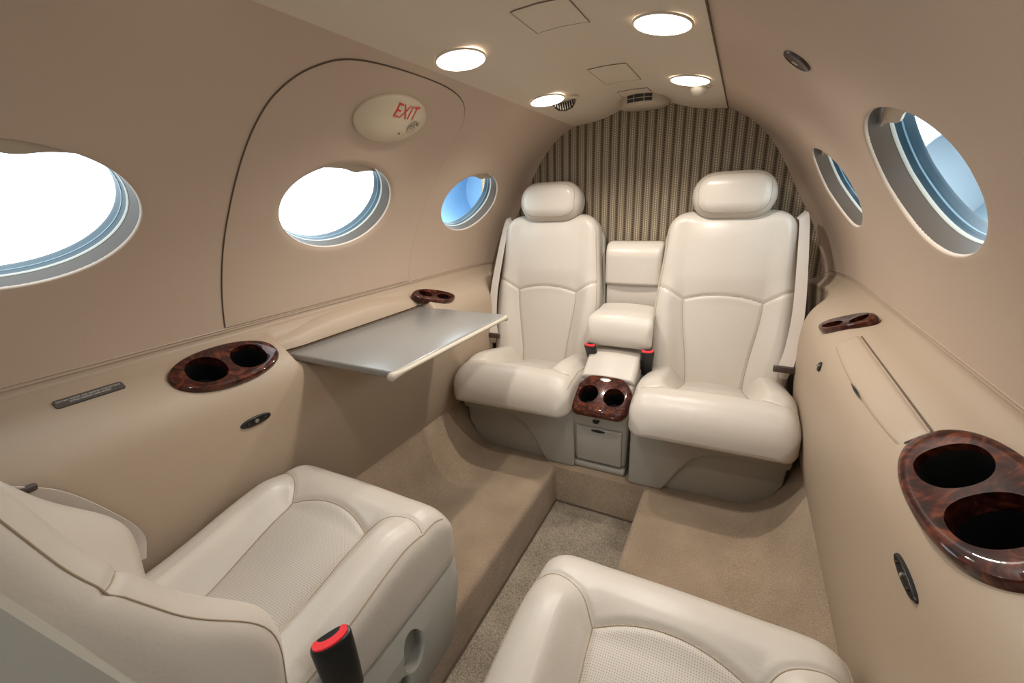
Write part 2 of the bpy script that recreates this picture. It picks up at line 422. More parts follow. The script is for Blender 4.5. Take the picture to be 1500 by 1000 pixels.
# ------------------------------------------------------------------ setting
def build_setting():
    for side, nm in ((-1, 'left'), (1, 'right')):
        w = struct(link('wall_'+nm, wall_mesh(side), M['wall'], ang=60))
        p = link('armrest_panel', fixn(gridmesh(panel_grid(side)[0], mask=panel_grid(side)[1])), M['panel'], w, ang=80)
    # hatch with the emergency exit window, proud of the left wall
    seam = [(.561, 10.2), (.562, 17), (.567, 27.8), (.575, 38), (.585, 49), (.603, 55.6), (.643, 60.7), (.71, 63.9), (.855, 65.0), (1.017, 64.5), (1.125, 61.6), (1.195, 55.5), (1.218, 46), (1.226, 38), (1.226, 28.8), (1.222, 20), (1.22, 10.2)]
    sm = catmull(seam, 150); bot = np.array([(1.22+(.561-1.22)*t, 10.2) for t in np.linspace(0, 1, 42)[1:-1]])
    out = np.vstack([sm, bot]); c = np.array([WIN[1], WTH])
    rings = []
    for k in range(0, 22):
        row = []
        for q in out:
            an = math.atan2((q[1]-c[1])/WAT, (q[0]-c[0])/WAY); e = c+np.array([WAY*1.0*math.cos(an), WAT*1.0*math.sin(an)])
            if k == 0: row.append(wall_pt(-1, e[0]-.0*math.cos(an), e[1], -.001))
            else:
                f = (k-1)/18 if k <= 19 else 1
                ee = c+1.02*(e-c); p = ee+(q-ee)*min(f, 1)
                off = .0035 if 2 < k < 19 else {1: .0015, 2: .003, 19: .003, 20: .0015, 21: -.002}[k]
                row.append(wall_pt(-1, p[0], p[1], off))
        rings.append(row)
    d = struct(link('door_1', fixn(gridmesh(np.array(rings), wv=True)), M['wall'], ang=60))
    g = link('hatch_gap', tube_mesh([wall_pt(-1, y, t, .0008) for y, t in sm], .0021, 6), M['groove'], d)
    # ledge line between wall and side panel
    for k, side in enumerate((-1, 1)):
        struct(link('trim_%d' % (k+1), tube_mesh([wall_pt(side, y, TH0+.6, -.0005) for y in np.linspace(YF, 1.86, 60)], .0022, 6), M['panel']))
    # ceiling panel
    xs = np.linspace(-.286, .286, 61); ys = np.linspace(YF, 1.885, 100)
    def cz(x, y=0):
        ax = abs(x); return float(np.interp(ax, [0, .05, .09, .13, .17, .205, .24, .27, .286], [1.309, 1.307, 1.298, 1.284, 1.272, 1.2655, 1.262, 1.259, 1.257]))
    P = [[(x, y, cz(x)) for x in xs] for y in ys]
    P = [[(-.2865, y, 1.268)]+[(-.2868, y, 1.259)]+r+[(.2868, y, 1.259)]+[(.2865, y, 1.268)] for y, r in zip(ys, P)]
    ce = struct(link('ceiling', fixn(gridmesh(np.array(P))), M['ceil'], ang=60))
    for side in (1,):
        link('edge_gap', tube_mesh([(side*.2842, y, 1.2560) for y in np.linspace(YF, 1.866, 20)], .0019, 6), M['groove'], ce)
    # bulkhead
    pl = [(-.75, .0), (.75, 0), (.75, 1.42), (-.75, 1.42)]
    struct(link('wall_back', pyd([(x, YB, z) for x, z in pl]+[(x, YB+.03, z) for x, z in pl],
        [(0, 1, 2, 3), (7, 6, 5, 4), (0, 4, 5, 1), (1, 5, 6, 2), (2, 6, 7, 3), (3, 7, 4, 0)]), M['fabric']))
    # floor: sunken aisle, flat sides, carpet turned up at the walls
    prof = [(-.64, .24), (-.618, .19), (-.60, .155), (-.575, .10), (-.545, .055), (-.51, .022), (-.47, .005), (-.43, 0), (-.30, 0), (-.182, 0), (-.172, -.003), (-.165, -.012), (-.163, -.025), (-.163, -.155)]
    prof2 = [(-x, z) for x, z in prof[::-1]]
    V, F, mi = [], [], []
    def strip(pr, y0, y1, m, n=24):
        b = len(V); k = len(pr)
        for y in np.linspace(y0, y1, n):
            V.extend((x, y, z) for x, z in pr)
        for i in range(n-1):
            for j in range(k-1):
                F.append((b+i*k+j, b+i*k+j+1, b+(i+1)*k+j+1, b+(i+1)*k+j)); mi.append(m)
    YE = 1.325
    strip(prof, YF, YE, 0); strip(prof2, YF, YE, 0)
    strip([(-.163, -.155), (0, -.155), (.163, -.155)], YF, YE, 1)
    full = prof[:10]+prof2[-10:]
    strip(full, YE, YB, 0, 10)
    ew = [(-.163, -.155), (.163, -.155), (.163, -.025), (.165, -.012), (.172, -.003), (.182, 0), (-.182, 0), (-.172, -.003), (-.165, -.012), (-.163, -.025)]
    b = len(V); V.extend((x, YE, z) for x, z in ew); F.append(tuple(range(b, b+10))); mi.append(0)
    me = pyd(V, F); me.materials.append(M['carpet']); me.materials.append(M['aisle'])
    me.polygons.foreach_set('material_index', mi); fixn(me)
    fl = struct(link('floor', me, None, ang=60))
    link('aisle_seam', join_meshes([tube_mesh([(s*.1615, y, -.150) for y in np.linspace(YF, YE, 30)], .0035, 6) for s in (-1, 1)]+[tube_mesh([(x, YE-.002, -.15) for x in np.linspace(-.16, .16, 8)], .003, 6)]), M['groove'], fl)
    n = 1
    for side in (-1, 1):
        for y in WIN: make_window(n, side, y); n += 1
    # unseen divider added behind the viewpoint, its opening sized to limit the daylight
    V = []; F = []
    for i, a in enumerate(np.linspace(0, 180, 37)):
        x, z = math.cos(R(a)), math.sin(R(a))
        V += [(.74*x, YF, .585+.74*z), (.22*x, YF, .74+.22*z)]
        if i: F.append((2*i-2, 2*i-1, 2*i+1, 2*i))
    b = len(V); V += [(.74, YF, -.16), (.22, YF, -.16), (-.22, YF, -.16), (-.74, YF, -.16)]
    F += [(0, b, b+1, 1), (72, 73, b+2, b+3)]
    struct(link('wall_front', fixn(pyd(V, F)), M['wall']))
    return cz

cz = build_setting()

# ------------------------------------------------------------------ pads: x across, s along, t up
class Pad:
    """closed cushion: stations along s; top surface T(x,s) with rounded edges, underside at B"""
    def __init__(self, s0, s1, a, T, B, r=.045, r0=.06, r1=.06, rb=.02, ns=150, nt=150):
        self.s0, self.s1, self.a, self.T, self.B, self.r, self.r0, self.r1, self.rb = s0, s1, a, T, B, r, r0, r1, rb
        self.ns, self.nt = ns, nt
    def endf(self, s):
        f = 1.
        if s-self.s0 < self.r0: f = min(f, math.sqrt(max(0, 1-(1-(s-self.s0)/self.r0)**2)))
        if self.s1-s < self.r1: f = min(f, math.sqrt(max(0, 1-(1-(self.s1-s)/self.r1)**2)))
        return f
    def halfw(self, s):
        f0 = 1 if s-self.s0 > self.rp0 else math.sqrt(max(0, 1-(1-(s-self.s0)/self.rp0)**2))
        f1 = 1 if self.s1-s > self.rp1 else math.sqrt(max(0, 1-(1-(self.s1-s)/self.rp1)**2))
        a = self.a(s); return a-self.rp0*(1-f0)-self.rp1*(1-f1)
    rp0 = .05; rp1 = .05; mk = .45
    def top(self, x, s):
        x = np.asarray(x, float); a = self.halfw(s); B = self.B(s); mid = B+self.mk*(self.T(0*x, s)-B)
        d = np.clip(a-abs(x), 0, self.r); drop = self.r-np.sqrt(np.maximum(0, self.r**2-(self.r-d)**2))
        t = self.T(x, s)-drop
        e = self.endf(s)
        return mid+(t-mid)*e
    def bot(self, s):
        B = self.B(s); f = min(1, math.sqrt(max(0, 1-(1-min(1, (s-self.s0)/self.rb))**2)), math.sqrt(max(0, 1-(1-min(1, (self.s1-s)/self.rb))**2)))
        mid = B+self.mk*(float(self.T(np.array(0.), s))-B); return mid+(B-mid)*f
    def grid(self):
        u = np.linspace(-1, 1, self.ns); sg = self.s0+(self.s1-self.s0)*(.5+.5*np.sin(u*pi/2))
        sg[0] += 2e-6; sg[-1] -= 2e-6
        v = np.linspace(-1, 1, self.nt); xn = .6*v+.4*np.sin(v*pi/2)
        P = []
        for s in sg:
            a = self.halfw(s); x = xn*a; t = self.top(x, s); b = self.bot(s)
            row = [(q, s, w) for q, w in zip(x, t)]
            te = t[-1]; rb = min(.015, max(.0, (te-b)*.3))
            for k in (.25, .5, .75): row.append((a, s, te+(b+rb-te)*k))
            row += [(a, s, b+rb), (a-rb*.3, s, b+rb*.3), (a-rb, s, b)]
            for k in (.5, 0, -.5): row.append((a*k, s, b))
            row += [(-a+rb, s, b), (-a+rb*.3, s, b+rb*.3), (-a, s, b+rb)]
            te = t[0]
            for k in (.75, .5, .25): row.append((-a, s, te+(b+rb-te)*k))
            P.append(row)
        return np.array(P)

def pad_meshes(pad, fn, insert=None):
    """fn maps (x,s,t) to local xyz; insert(x,s)->bool splits the insert out"""
    P = pad.grid(); ns, nl = P.shape[:2]
    Q = np.array([[fn(*p) for p in row] for row in P])
    n = nl
    if insert is not None:
        c = (P[:-1]+P[1:])/2
        msk = np.zeros((ns-1, nl), bool)
        for i in range(ns-1):
            for j in range(pad.nt-1):
                x = (c[i, j, 0]+c[i, j+1, 0])/2; s = c[i, j, 1]
                msk[i, j] = insert(x, s)
    else: msk = None
    import bmesh
    def mk(m):
        me = gridmesh(Q, wv=True, mask=m); return me
    body = mk(~msk if msk is not None else None)
    bm = bmesh.new(); bm.from_mesh(body)
    # close both ends
    if insert is None:
        be = [e for e in bm.edges if e.is_boundary]
        if be: bmesh.ops.holes_fill(bm, edges=be)
    bmesh.ops.recalc_face_normals(bm, faces=bm.faces); bm.to_mesh(body); bm.free()
    ins = mk(msk) if msk is not None else None
    if ins: fixn(ins)
    return body, ins

def seam_line(pad, fn, pts, r=.0013, lift=-.0002, n=60):
    c = catmull(pts, n); q = [fn(x, s, float(pad.top(np.array(x), s))+lift) for x, s in c]
    return tube_mesh(q, r, 6)

def groove(x, s, lines, w=.0055, d=.0045):
    """sum of dips along polylines (x,s)"""
    x = np.asarray(x, float); dm = np.full(x.shape, 9.)
    for L in lines:
        for (x0, s0), (x1, s1) in zip(L[:-1], L[1:]):
            if min(s0, s1)-.02 > s or max(s0, s1)+.02 < s: continue
            dx, ds = x1-x0, s1-s0; t = np.clip(((x-x0)*dx+(s-s0)*ds)/(dx*dx+ds*ds+1e-12), 0, 1)
            dm = np.minimum(dm, np.hypot(x-x0-t*dx, s-s0-t*ds))
    return -d*np.exp(-(dm/w)**2)

HW = .232
def make_seat(name, label, loc, rz, front, wallside, headrest=True, recline=10):
    """local frame: seat faces -y, hinge at y=0; wallside = +1/-1 gives the local x of the wall"""
    t = thing(name, label, 'seat', loc, rz, 'leather cabin seats')
    # ---- cushion (s = -y)
    arc = lambda x: -.243-.024*(1-np.clip(x/.108, -1, 1)**2)
    xi = lambda s: .098+.012*np.clip((-s)/.24, 0, 1)
    side_l = [[(k*xi(s), s) for s in np.linspace(.03, -.243, 14)] for k in (-1, 1)]
    arc_l = [(x, float(arc(x))) for x in np.linspace(-.11, .11, 20)]
    diag = [catmull([(k*.110, -.243), (k*.135, -.272), (k*.170, -.290), (k*.198, -.293), (k*.2165, -.288)], 16).tolist() for k in (-1, 1)]
    lines = side_l+[arc_l]+diag
    def Tc(x, s):
        x = np.asarray(x, float); ax = abs(x)
        base = .352+.0*x-(.062*ss(-.26, .02, s))-.012*ss(-.30, -.40, s)
        bol = (.040+.020*ss(-.25, 0, s))*ss(xi(s)-.004, xi(s)+.055, ax)*(1-.25*ss(.17, .232, ax))
        fr = ss(-.225, -.30, s)
        bol = bol*(1-.93*fr)+fr*.018
        dome = .008*(1-np.clip(ax/xi(s), 0, 1)**2)*(1-fr)
        z = base+bol+dome+.012*fr*(1-(ax/.24)**2)
        return z+groove(x, s, lines)
    pad = Pad(-.405, .055, lambda s: HW+(0. if front else .009)-.004*ss(-.1, -.4, s), Tc, lambda s: .215 if front else .243, r=.05, r0=.085, r1=.03, rb=.02, ns=190, nt=190)
    pad.rp0, pad.rp1, pad.mk = .055, .02, .14
    ins = lambda x, s: abs(x) < xi(s) and s > float(arc(x)) and s < .05
    fn = lambda x, s, z: (x, s, z)
    body, im = pad_meshes(pad, fn, ins)
    cu = link('seat_cushion', body, M['leather'], t, ang=70)
    link('perforated_insert', im, M['perf'], cu, ang=70)['label'] = 'perforated leather insert'
    sm = [seam_line(pad, fn, l) for l in lines]
    edge = [[(k*(pad.halfw(s)-.010), s) for s in np.linspace(.03, -.352, 26)] for k in (-1, 1)]
    sm += [seam_line(pad, fn, e, .0014) for e in edge]
    link('cushion_seams', join_meshes(sm), M['seam'], cu)
    # ---- backrest (s = height along the recline, t forward = -y)
    ca, sa = math.cos(R(recline)), math.sin(R(recline))
    yo = .038 if front else 0.
    fb = lambda x, s, q: (x, yo+s*sa-q*ca, .285+s*ca+q*sa)
    H = .643 if not front else .60
    yarc = lambda x: .318+.022*(1-np.clip(x/.13, -1, 1)**2)
    xb = lambda s: .098+.033*ss(0, .32, s)
    bs = [[(k*xb(s), s) for s in np.linspace(-.02, .318, 16)] for k in (-1, 1)]
    ba = [(x, float(yarc(x))) for x in np.linspace(-.131, .131, 20)]
    bd = [catmull([(k*.131, .318), (k*.16, .338), (k*.19, .355), (k*.217, .364)], 12).tolist() for k in (-1, 1)]
    bl = bs+[ba]+bd
    hip = .055 if front else .018; hc, hwd = (.15, .11) if front else (.12, .13)
    def Tb(x, s):
        x = np.asarray(x, float); ax = abs(x)
        up = ss(.30, .42, s)
        b = (.026*(1-up)+.012*up)*ss(xb(min(s, .32))-.006, xb(min(s, .32))+.06, ax)
        b = b+hip*np.exp(-((s-hc)/hwd)**2)*ss(.12, .2, ax)
        c = .007*(1-(ax/.235)**2)+.012*up*(1-(ax/.24)**2)
        scoop = -.020*np.exp(-((s-H)/.055)**2)*(1-ss(.06, .15, ax))
        return b+c+scoop+groove(x, s, bl)
    pb = Pad(-.03, H, lambda s: (HW+.002)-.024*ss(.25, .60, s), Tb, lambda s: -.085, r=.04, r0=.03, r1=.05, rb=.03, ns=190, nt=170)
    pb.rp0, pb.rp1 = .02, .085
    insb = lambda x, s: abs(x) < xb(s) and s < float(yarc(x)) and s > -.02
    body, im = pad_meshes(pb, fb, insb)
    bk = link('backrest', body, M['leather'], t, ang=70)
    link('lumbar_insert', im, M['leather'], bk, ang=70)
    sm = [seam_line(pb, fb, l) for l in bl]
    for k in (-1, 1):
        e = [(k*(pb.halfw(s)-.010), s, float(pb.top(np.array(k*(pb.halfw(s)-.010)), s))+.0002) for s in np.linspace(.0, H-.06, 40)]
        sm.append(tube_mesh([fb(*q) for q in e], .0011, 6))
    link('backrest_seams', join_meshes(sm), M['seam'], bk)
    # rear shell
    def Ts(x, s): return (-.028 if front else -.06)+0*np.asarray(x, float)
    sh = Pad(-.05, H-.03, lambda s: (HW+.010)-.022*ss(.25, .60, s)+.004*ss(.1, 0, s), Ts, lambda s: (-.125-.035*float(ss(.4, 0, s))) if front else -.097, r=.006, r0=.03, r1=.05, rb=.03, ns=60, nt=40)
    sh.rp0, sh.rp1 = .02, .08
    body, _ = pad_meshes(sh, fb)
    link('back_shell', body, M['shell'], t, ang=50)
    # ---- headrest
    if headrest:
        def Th(x, s):
            x = np.asarray(x, float); return .045+.012*(1-(x/.13)**2)-.006*((s-.72)/.08)**2
        hb = H+.0
        hp = Pad(hb-.035, hb+.128, lambda s: .134, Th, lambda s: -.055, r=.045, r0=.05, r1=.055, rb=.05, ns=70, nt=80)
        hp.rp0, hp.rp1 = .080, .080
        body, _ = pad_meshes(hp, lambda x, s, q: fb(x, s, q*1.0-.0))
        h = link('headrest', body, M['leather'], t, ang=70)
        e = []
        for a in np.linspace(0, 2*pi, 90, endpoint=False):
            x = .112*math.copysign(abs(math.cos(a))**.55, math.cos(a)); s = (hb+.0465)+.064*math.copysign(abs(math.sin(a))**.55, math.sin(a))
            e.append(fb(x, s, float(hp.top(np.array(x), s))-.0002))
        link('headrest_seam', tube_mesh(e, .0012, 6, closed=True), M['seam'], h)
        ps = [tube_mesh([fb(k*.05, hb-.09, -.02), fb(k*.05, hb+.02, -.02)], .007, 10) for k in (-1, 1)]
        for q in ps: link('headrest_post', q, M['chrome'], t)
    # ---- base
    w = wallside
    if not front:
        # front outline in (x,z): x from aisle side (-) to wall side (+)
        def bx(poly, y0, y1):
            n = len(poly); v = [(w*x, y0, z) for x, z in poly]+[(w*x, y1, z) for x, z in poly]
            return fixn(pyd(v, [tuple(range(n)), tuple(range(2*n-1, n-1, -1))]+[(i, (i+1) % n, (i+1) % n+n, i+n) for i in range(n)]))
        arch = [(-.125, 0), (-.105, .035), (-.075, .09), (-.04, .14), (0, .166), (.05, .177), (.10, .176), (.17, .172), (.234, .170)]
        fr = [(-.238, 0)]+arch+[(.238, .185), (.238, .262), (-.238, .262)]
        pn = [(-.135, .0)]+[(x-.012, z+.012) for x, z in arch[1:]]+[(.232, .175), (.226, .10), (.195, .045), (.15, .0)]
        b = link('base', bevelled(bx(fr, -.305, .02), .008, 3), M['base'], t, ang=35)
        link('base_panel', bevelled(bx(pn, -.282, .01), .006, 2), M['base'], b, ang=35)
    else:
        poly = [(-.215, 0), (.18, 0), (.235, .08), (.235, .225), (-.222, .225), (-.238, .17), (-.238, .04)]
        n = len(poly)
        v = []
        for y in (-.385, -.345, -.29, .02):
            k = {-.385: .0, -.345: .6, -.29: 1., .02: 1.}[y]
            v += [(w*x, y+(.225-z)*.30*(1 if y < 0 else 0), z) for x, z in poly]
        f = [tuple(range(n)), tuple(range(4*n-1, 3*n-1, -1))]
        for j in range(3): f += [(j*n+i, j*n+(i+1) % n, (j+1)*n+(i+1) % n, (j+1)*n+i) for i in range(n)]
        bm_ = bevelled(fixn(pyd(v, f)), .014, 3, 35)
        def ecut(cy, czz, ry, rz_):
            ring = [(0, cy+ry*math.cos(a), czz+rz_*math.sin(a)) for a in np.linspace(0, 2*pi, 32, endpoint=False)]
            v = [(-w*.252, y, z) for _, y, z in ring]+[(-w*.212, y, z) for _, y, z in ring]
            return fixn(pyd(v, [tuple(range(32)), tuple(range(63, 31, -1))]+[(i, (i+1) % 32, (i+1) % 32+32, i+32) for i in range(32)]))
        bm_ = boolean(bm_, [ecut(-.205, .150, .030, .045), ecut(-.155, .095, .034, .036)])
        link('base', bm_, M['shell'], t, ang=35)
        # side valance under the cushion on the aisle side
    return t

RH, FH = 1.648, .235
SX = .340
make_seat('cabin_seat', 'cream leather rear seat beside the opened table, facing forward', (-.347, RH, 0), R(2), False, -1)
make_seat('cabin_seat', 'cream leather rear seat beside the plain right side panel without table', (.338, RH, 0), R(1.5), False, 1)
make_seat('cabin_seat', 'cream leather near seat whose backrest edge fills the lower left corner', (-.340, FH, 0), pi, True, 1, recline=17)
make_seat('cabin_seat', 'cream leather near seat cut off by the bottom edge, backrest out of view', (.346, FH, 0), pi, True, -1, headrest=False, recline=31)

# ------------------------------------------------------------------ belts
def strap_mesh(pts, wid, th=.0016):
    c = catmull(pts, 60); T = np.gradient(c, axis=0); T /= np.linalg.norm(T, axis=1)[:, None]; return c, T
def make_belt(label, side, pts, wv):
    b = thing('seat_belt', label, 'seat belt', pts[-1], 0, 'seat belts')
    c = catmull(pts, 60)-np.array(pts[-1]); P = []
    for i, p in enumerate(c):
        f = i/59; w = np.array(wv[0])*(1-f)+np.array(wv[1])*f
        T = c[min(i+1, 59)]-c[max(i-1, 0)]; n = np.cross(T, w); n /= np.linalg.norm(n); n *= .0012
        P.append([p-w+n, p+w+n, p+w-n, p-w-n])
    me = gridmesh(np.array(P), wv=True); import bmesh
    bm = bmesh.new(); bm.from_mesh(me); bmesh.ops.holes_fill(bm, edges=[e for e in bm.edges if e.is_boundary]); bmesh.ops.recalc_face_normals(bm, faces=bm.faces); bm.to_mesh(me); bm.free()
    link('strap', me, M['strap'], b)
    return b
for side, lab in ((-1, 'cream shoulder belt along the outer edge of the rear seat by the table'), (1, 'cream shoulder belt along the outer edge of the rear seat by the right wall')):
    o = side
    pts = [(o*.545, 1.792, .893), (o*.555, 1.765, .875), (o*.562, 1.71, .76), (o*.568, 1.645, .60), (o*.562, 1.605, .48), (o*.550, 1.585, .41)]
    if side < 0: pts = [(x-.010, y, z) for x, y, z in pts]
    b = make_belt(lab, side, pts, [(o*.012, .014, .012), (o*.021, -.006, 0)])
    c = link('connector', xf(bevelled(box_mesh(-.034, .034, -.007, .007, -.010, .012), .004), lambda p: (p[0], p[1]-.004, p[2]-.002)), M['brown'], b)
    l = link('latch_plate', bevelled(pyd([(x, y, z) for y in (-.008, -.005) for x, z in ((-.016, -.008), (.016, -.008), (.010, -.034), (-.010, -.034))], [(0, 1, 2, 3), (7, 6, 5, 4), (0, 4, 5, 1), (1, 5, 6, 2), (2, 6, 7, 3), (3, 7, 4, 0)]), .002), M['chrome'], b)
    l['label'] = 'metal latch plate'
# near left seat: short loop of webbing beside the cushion on the wall side
b = make_belt('tan belt webbing beside the near left seat cushion against the side panel', -1, [(-.566, .10, .60), (-.570, .17, .545), (-.570, .225, .455), (-.566, .245, .40), (-.560, .235, .36)], [(.003, .011, .009), (.005, .014, 0)])
link('belt_guide', xf(bevelled(box_mesh(-.005, .005, -.011, .011, -.006, .006), .004), lambda p: (p[0]-.006, p[1]-.084, p[2]+.215)), M['brown'], b)

def make_buckle(label, loc, rot, sc=1):
    b = thing('belt_buckle', label, 'belt buckle', loc, 0, 'belt buckles')
    b.rotation_euler = rot
    # rounded flat housing: oval section swept upwards
    P = []
    for z, k in ((-.085, .82), (-.08, .88), (-.03, .96), (.02, 1.0), (.036, 1.0), (.040, .95), (.041, .86)):
        P.append([(sc*k*.0275*math.copysign(abs(math.cos(a))**.7, math.cos(a)), sc*k*.0125*math.copysign(abs(math.sin(a))**.8, math.sin(a)), z*sc+sc*.0*math.cos(a)) for a in np.linspace(0, 2*pi, 48, endpoint=False)])
    me = gridmesh(np.array(P), wv=True); import bmesh
    bm = bmesh.new(); bm.from_mesh(me); bmesh.ops.holes_fill(bm, edges=[e for e in bm.edges if e.is_boundary]); bmesh.ops.recalc_face_normals(bm, faces=bm.faces); bm.to_mesh(me); bm.free()
    link('housing', me, M['black'], b)
    # release button: kidney outline wrapping one long side
    out = []; inn = []
    for a in np.linspace(pi*1.0, 2*pi, 24): out.append((.0235*math.cos(a), -.0005+.0105*math.sin(a)*1.0))
    for a in np.linspace(2*pi, pi, 24): inn.append((.0155*math.cos(a)*.98, .0055+.0062*math.sin(a)))
    o2 = [(-.0235, .004), (-.019, .0075), (-.0155, .006)]; o3 = [(.0155, .006), (.019, .0075), (.0235, .004)]
    ol = out+o3[::-1]+inn+o2[::-1]
    ol = [(x*sc, y*sc) for x, y in ol]; n = len(ol)
    v = [(x, y, .0405*sc) for x, y in ol]+[(x, y, .0445*sc) for x, y in ol]
    me = fixn(pyd(v, [tuple(range(n-1, -1, -1)), tuple(range(n, 2*n))]+[(i, (i+1) % n, (i+1) % n+n, i+n) for i in range(n)]))
    q = link('release_button', me, M['red'], b, ang=30); q['label'] = 'red release button'
    link('stalk', tube_mesh([(0, 0, -.08*sc), (0, .004, -.12*sc), (0, .012, -.16*sc)], .010*sc, 10), M['black'], b)
    return b
make_buckle('large black belt buckle with red button on the near left seat', (-.090, .280, .343), (R(6), R(-4), R(64)), 1.04)
make_buckle('small black belt buckle with red button left of the centre console', (-.094, 1.535, .405), (R(24), 0, R(-12)), .88)
make_buckle('small black belt buckle with red button right of the centre console', (.115, 1.535, .405), (R(24), 0, R(12)), .88)

# ------------------------------------------------------------------ centre console and armrest
def console():
    t = thing('center_console', 'grey beige console with wood cup holder top between the two rear seats', 'console', (-.006, 1.36, 0))
    L = lambda y: y-1.36
    prof = [(L(1.358), .032), (L(1.345), .19), (L(1.33), .235), (L(1.322), .258), (L(1.455), .340), (L(1.60), .385), (L(1.66), .392), (L(1.70), .392), (L(1.70), .032)]
    me = extrude_x(prof, -.101, .101)
    me = xf(me, lambda p: (p[0]*(1-.06*max(0, .2-p[2])/.2), p[1]+.06*(p[0]/.1)**4*.12, p[2]))
    body = bevelled(me, .016, 4, 30)
    kick = extrude_x([(L(1.36), 0), (L(1.358), .030), (L(1.70), .030), (L(1.70), 0)], -.096, .096)
    link('kick_plate', bevelled(kick, .010, 3), M['base'], t, ang=35)
    # cream padded top behind the wood
    top = Pad(-.012, .245, lambda s: .099, lambda x, s: .024+.0*np.asarray(x, float)-.010*(np.asarray(x, float)/.1)**2-.34*max(0, s-.10), lambda s: -.02, r=.016, r0=.008, r1=.02, rb=.01, ns=50, nt=40)
    top.rp0, top.rp1 = .004, .03
    ang = math.atan2(.082, .133)
    ca, sa = math.cos(ang), math.sin(ang)
    fn = lambda x, s, q: (x, L(1.455)+s*ca-q*sa, .338+s*sa+q*ca)
    body2, _ = pad_meshes(top, fn); link('padded_lid', body2, M['leather'], t, ang=60)
    # wood cap
    fw = lambda x, s, q: (x, L(1.318)+s*ca-q*sa, .256+s*sa+q*ca)
    cap = Pad(-.012, .168, lambda s: .101-.03*ss(.10, .168, s), lambda x, s: .022-.010*(np.asarray(x, float)/.1)**2-.004*((s-.08)/.09)**2, lambda s: -.012, r=.016, r0=.024, r1=.012, rb=.01, ns=70, nt=60)
    cap.rp0, cap.rp1 = .045, .04
    cm, _ = pad_meshes(cap, fw)
    def cyl(x, s, rx, rs, q0, q1, n=40, tp=1.):
        lo = [fw(x+tp*rx*math.cos(a), s+tp*rs*math.sin(a), q0) for a in np.linspace(0, 2*pi, n, endpoint=False)]
        hi = [fw(x+rx*math.cos(a), s+rs*math.sin(a), q1) for a in np.linspace(0, 2*pi, n, endpoint=False)]
        return lo, hi, n
    def solid(lo, hi, n): return fixn(pyd(lo+hi, [tuple(range(n)), tuple(range(2*n-1, n-1, -1))]+[(i, (i+1) % n, (i+1) % n+n, i+n) for i in range(n)]))
    holes = [(-.046, .068), (.046, .068)]
    cm = boolean(cm, [solid(*cyl(x, s, .036, .038, -.05, .06)) for x, s in holes])
    link('body', boolean(body, [solid(*cyl(x, s, .0375, .0395, -.085, .06)) for x, s in holes]), M['base'], t, ang=35)
    link('wood_cap', cm, M['wood'], t, ang=35)['label'] = 'glossy burl wood cap'
    for x, s in holes:
        lo, hi, n = cyl(x, s, .0364, .0384, -.075, .0155)
        v = lo+hi; f = [tuple(range(n))]+[(i, (i+1) % n, (i+1) % n+n, i+n) for i in range(n)]
        link('cup_well', fixn(pyd(v, f)), M['cup'], t)
    v = [fw(.021*math.cos(a)*k, .137+.0085*math.sin(a)*k, q) for k, q in ((1, .018), (.93, .0215), (.6, .0225)) for a in np.linspace(0, 2*pi, 32, endpoint=False)]
    f = [(j*32+i, j*32+(i+1) % 32, (j+1)*32+(i+1) % 32, (j+1)*32+i) for j in range(2) for i in range(32)]+[tuple(range(64, 96))]
    link('latch_button', fixn(pyd(v, f)), M['chrome'], t)
    # drawer front with finger slot
    dr = extrude_x([(L(1.3535), .040), (L(1.3415), .188), (L(1.36), .188), (L(1.37), .04)], -.084, .084)
    d = link('drawer_front', bevelled(dr, .006, 3), M['base'], t, ang=35)
    sl = [(.026*math.cos(a), L(1.3425)-.0015, .178+.0055*math.sin(a)) for a in np.linspace(0, 2*pi, 24, endpoint=False)]
    link('finger_slot', fixn(pyd(sl+[(x*.9, y+.01, z) for x, y, z in sl], [tuple(range(24)), tuple(range(47, 23, -1))]+[(i, (i+1) % 24, (i+1) % 24+24, i+24) for i in range(24)])), M['black'], d)
    k = [(.012*math.cos(a)-.006, L(1.333), .222+.010*math.sin(a)) for a in np.linspace(pi, 2*pi, 16)]
    k = [(x, y-.003, z) for x, y, z in k]
    link('release_catch', fixn(pyd(k+[(x, y+.012, z) for x, y, z in k], [tuple(range(16)), tuple(range(31, 15, -1))]+[(i, (i+1) % 16, (i+1) % 16+16, i+16) for i in range(16)])), M['black'], t)
console()

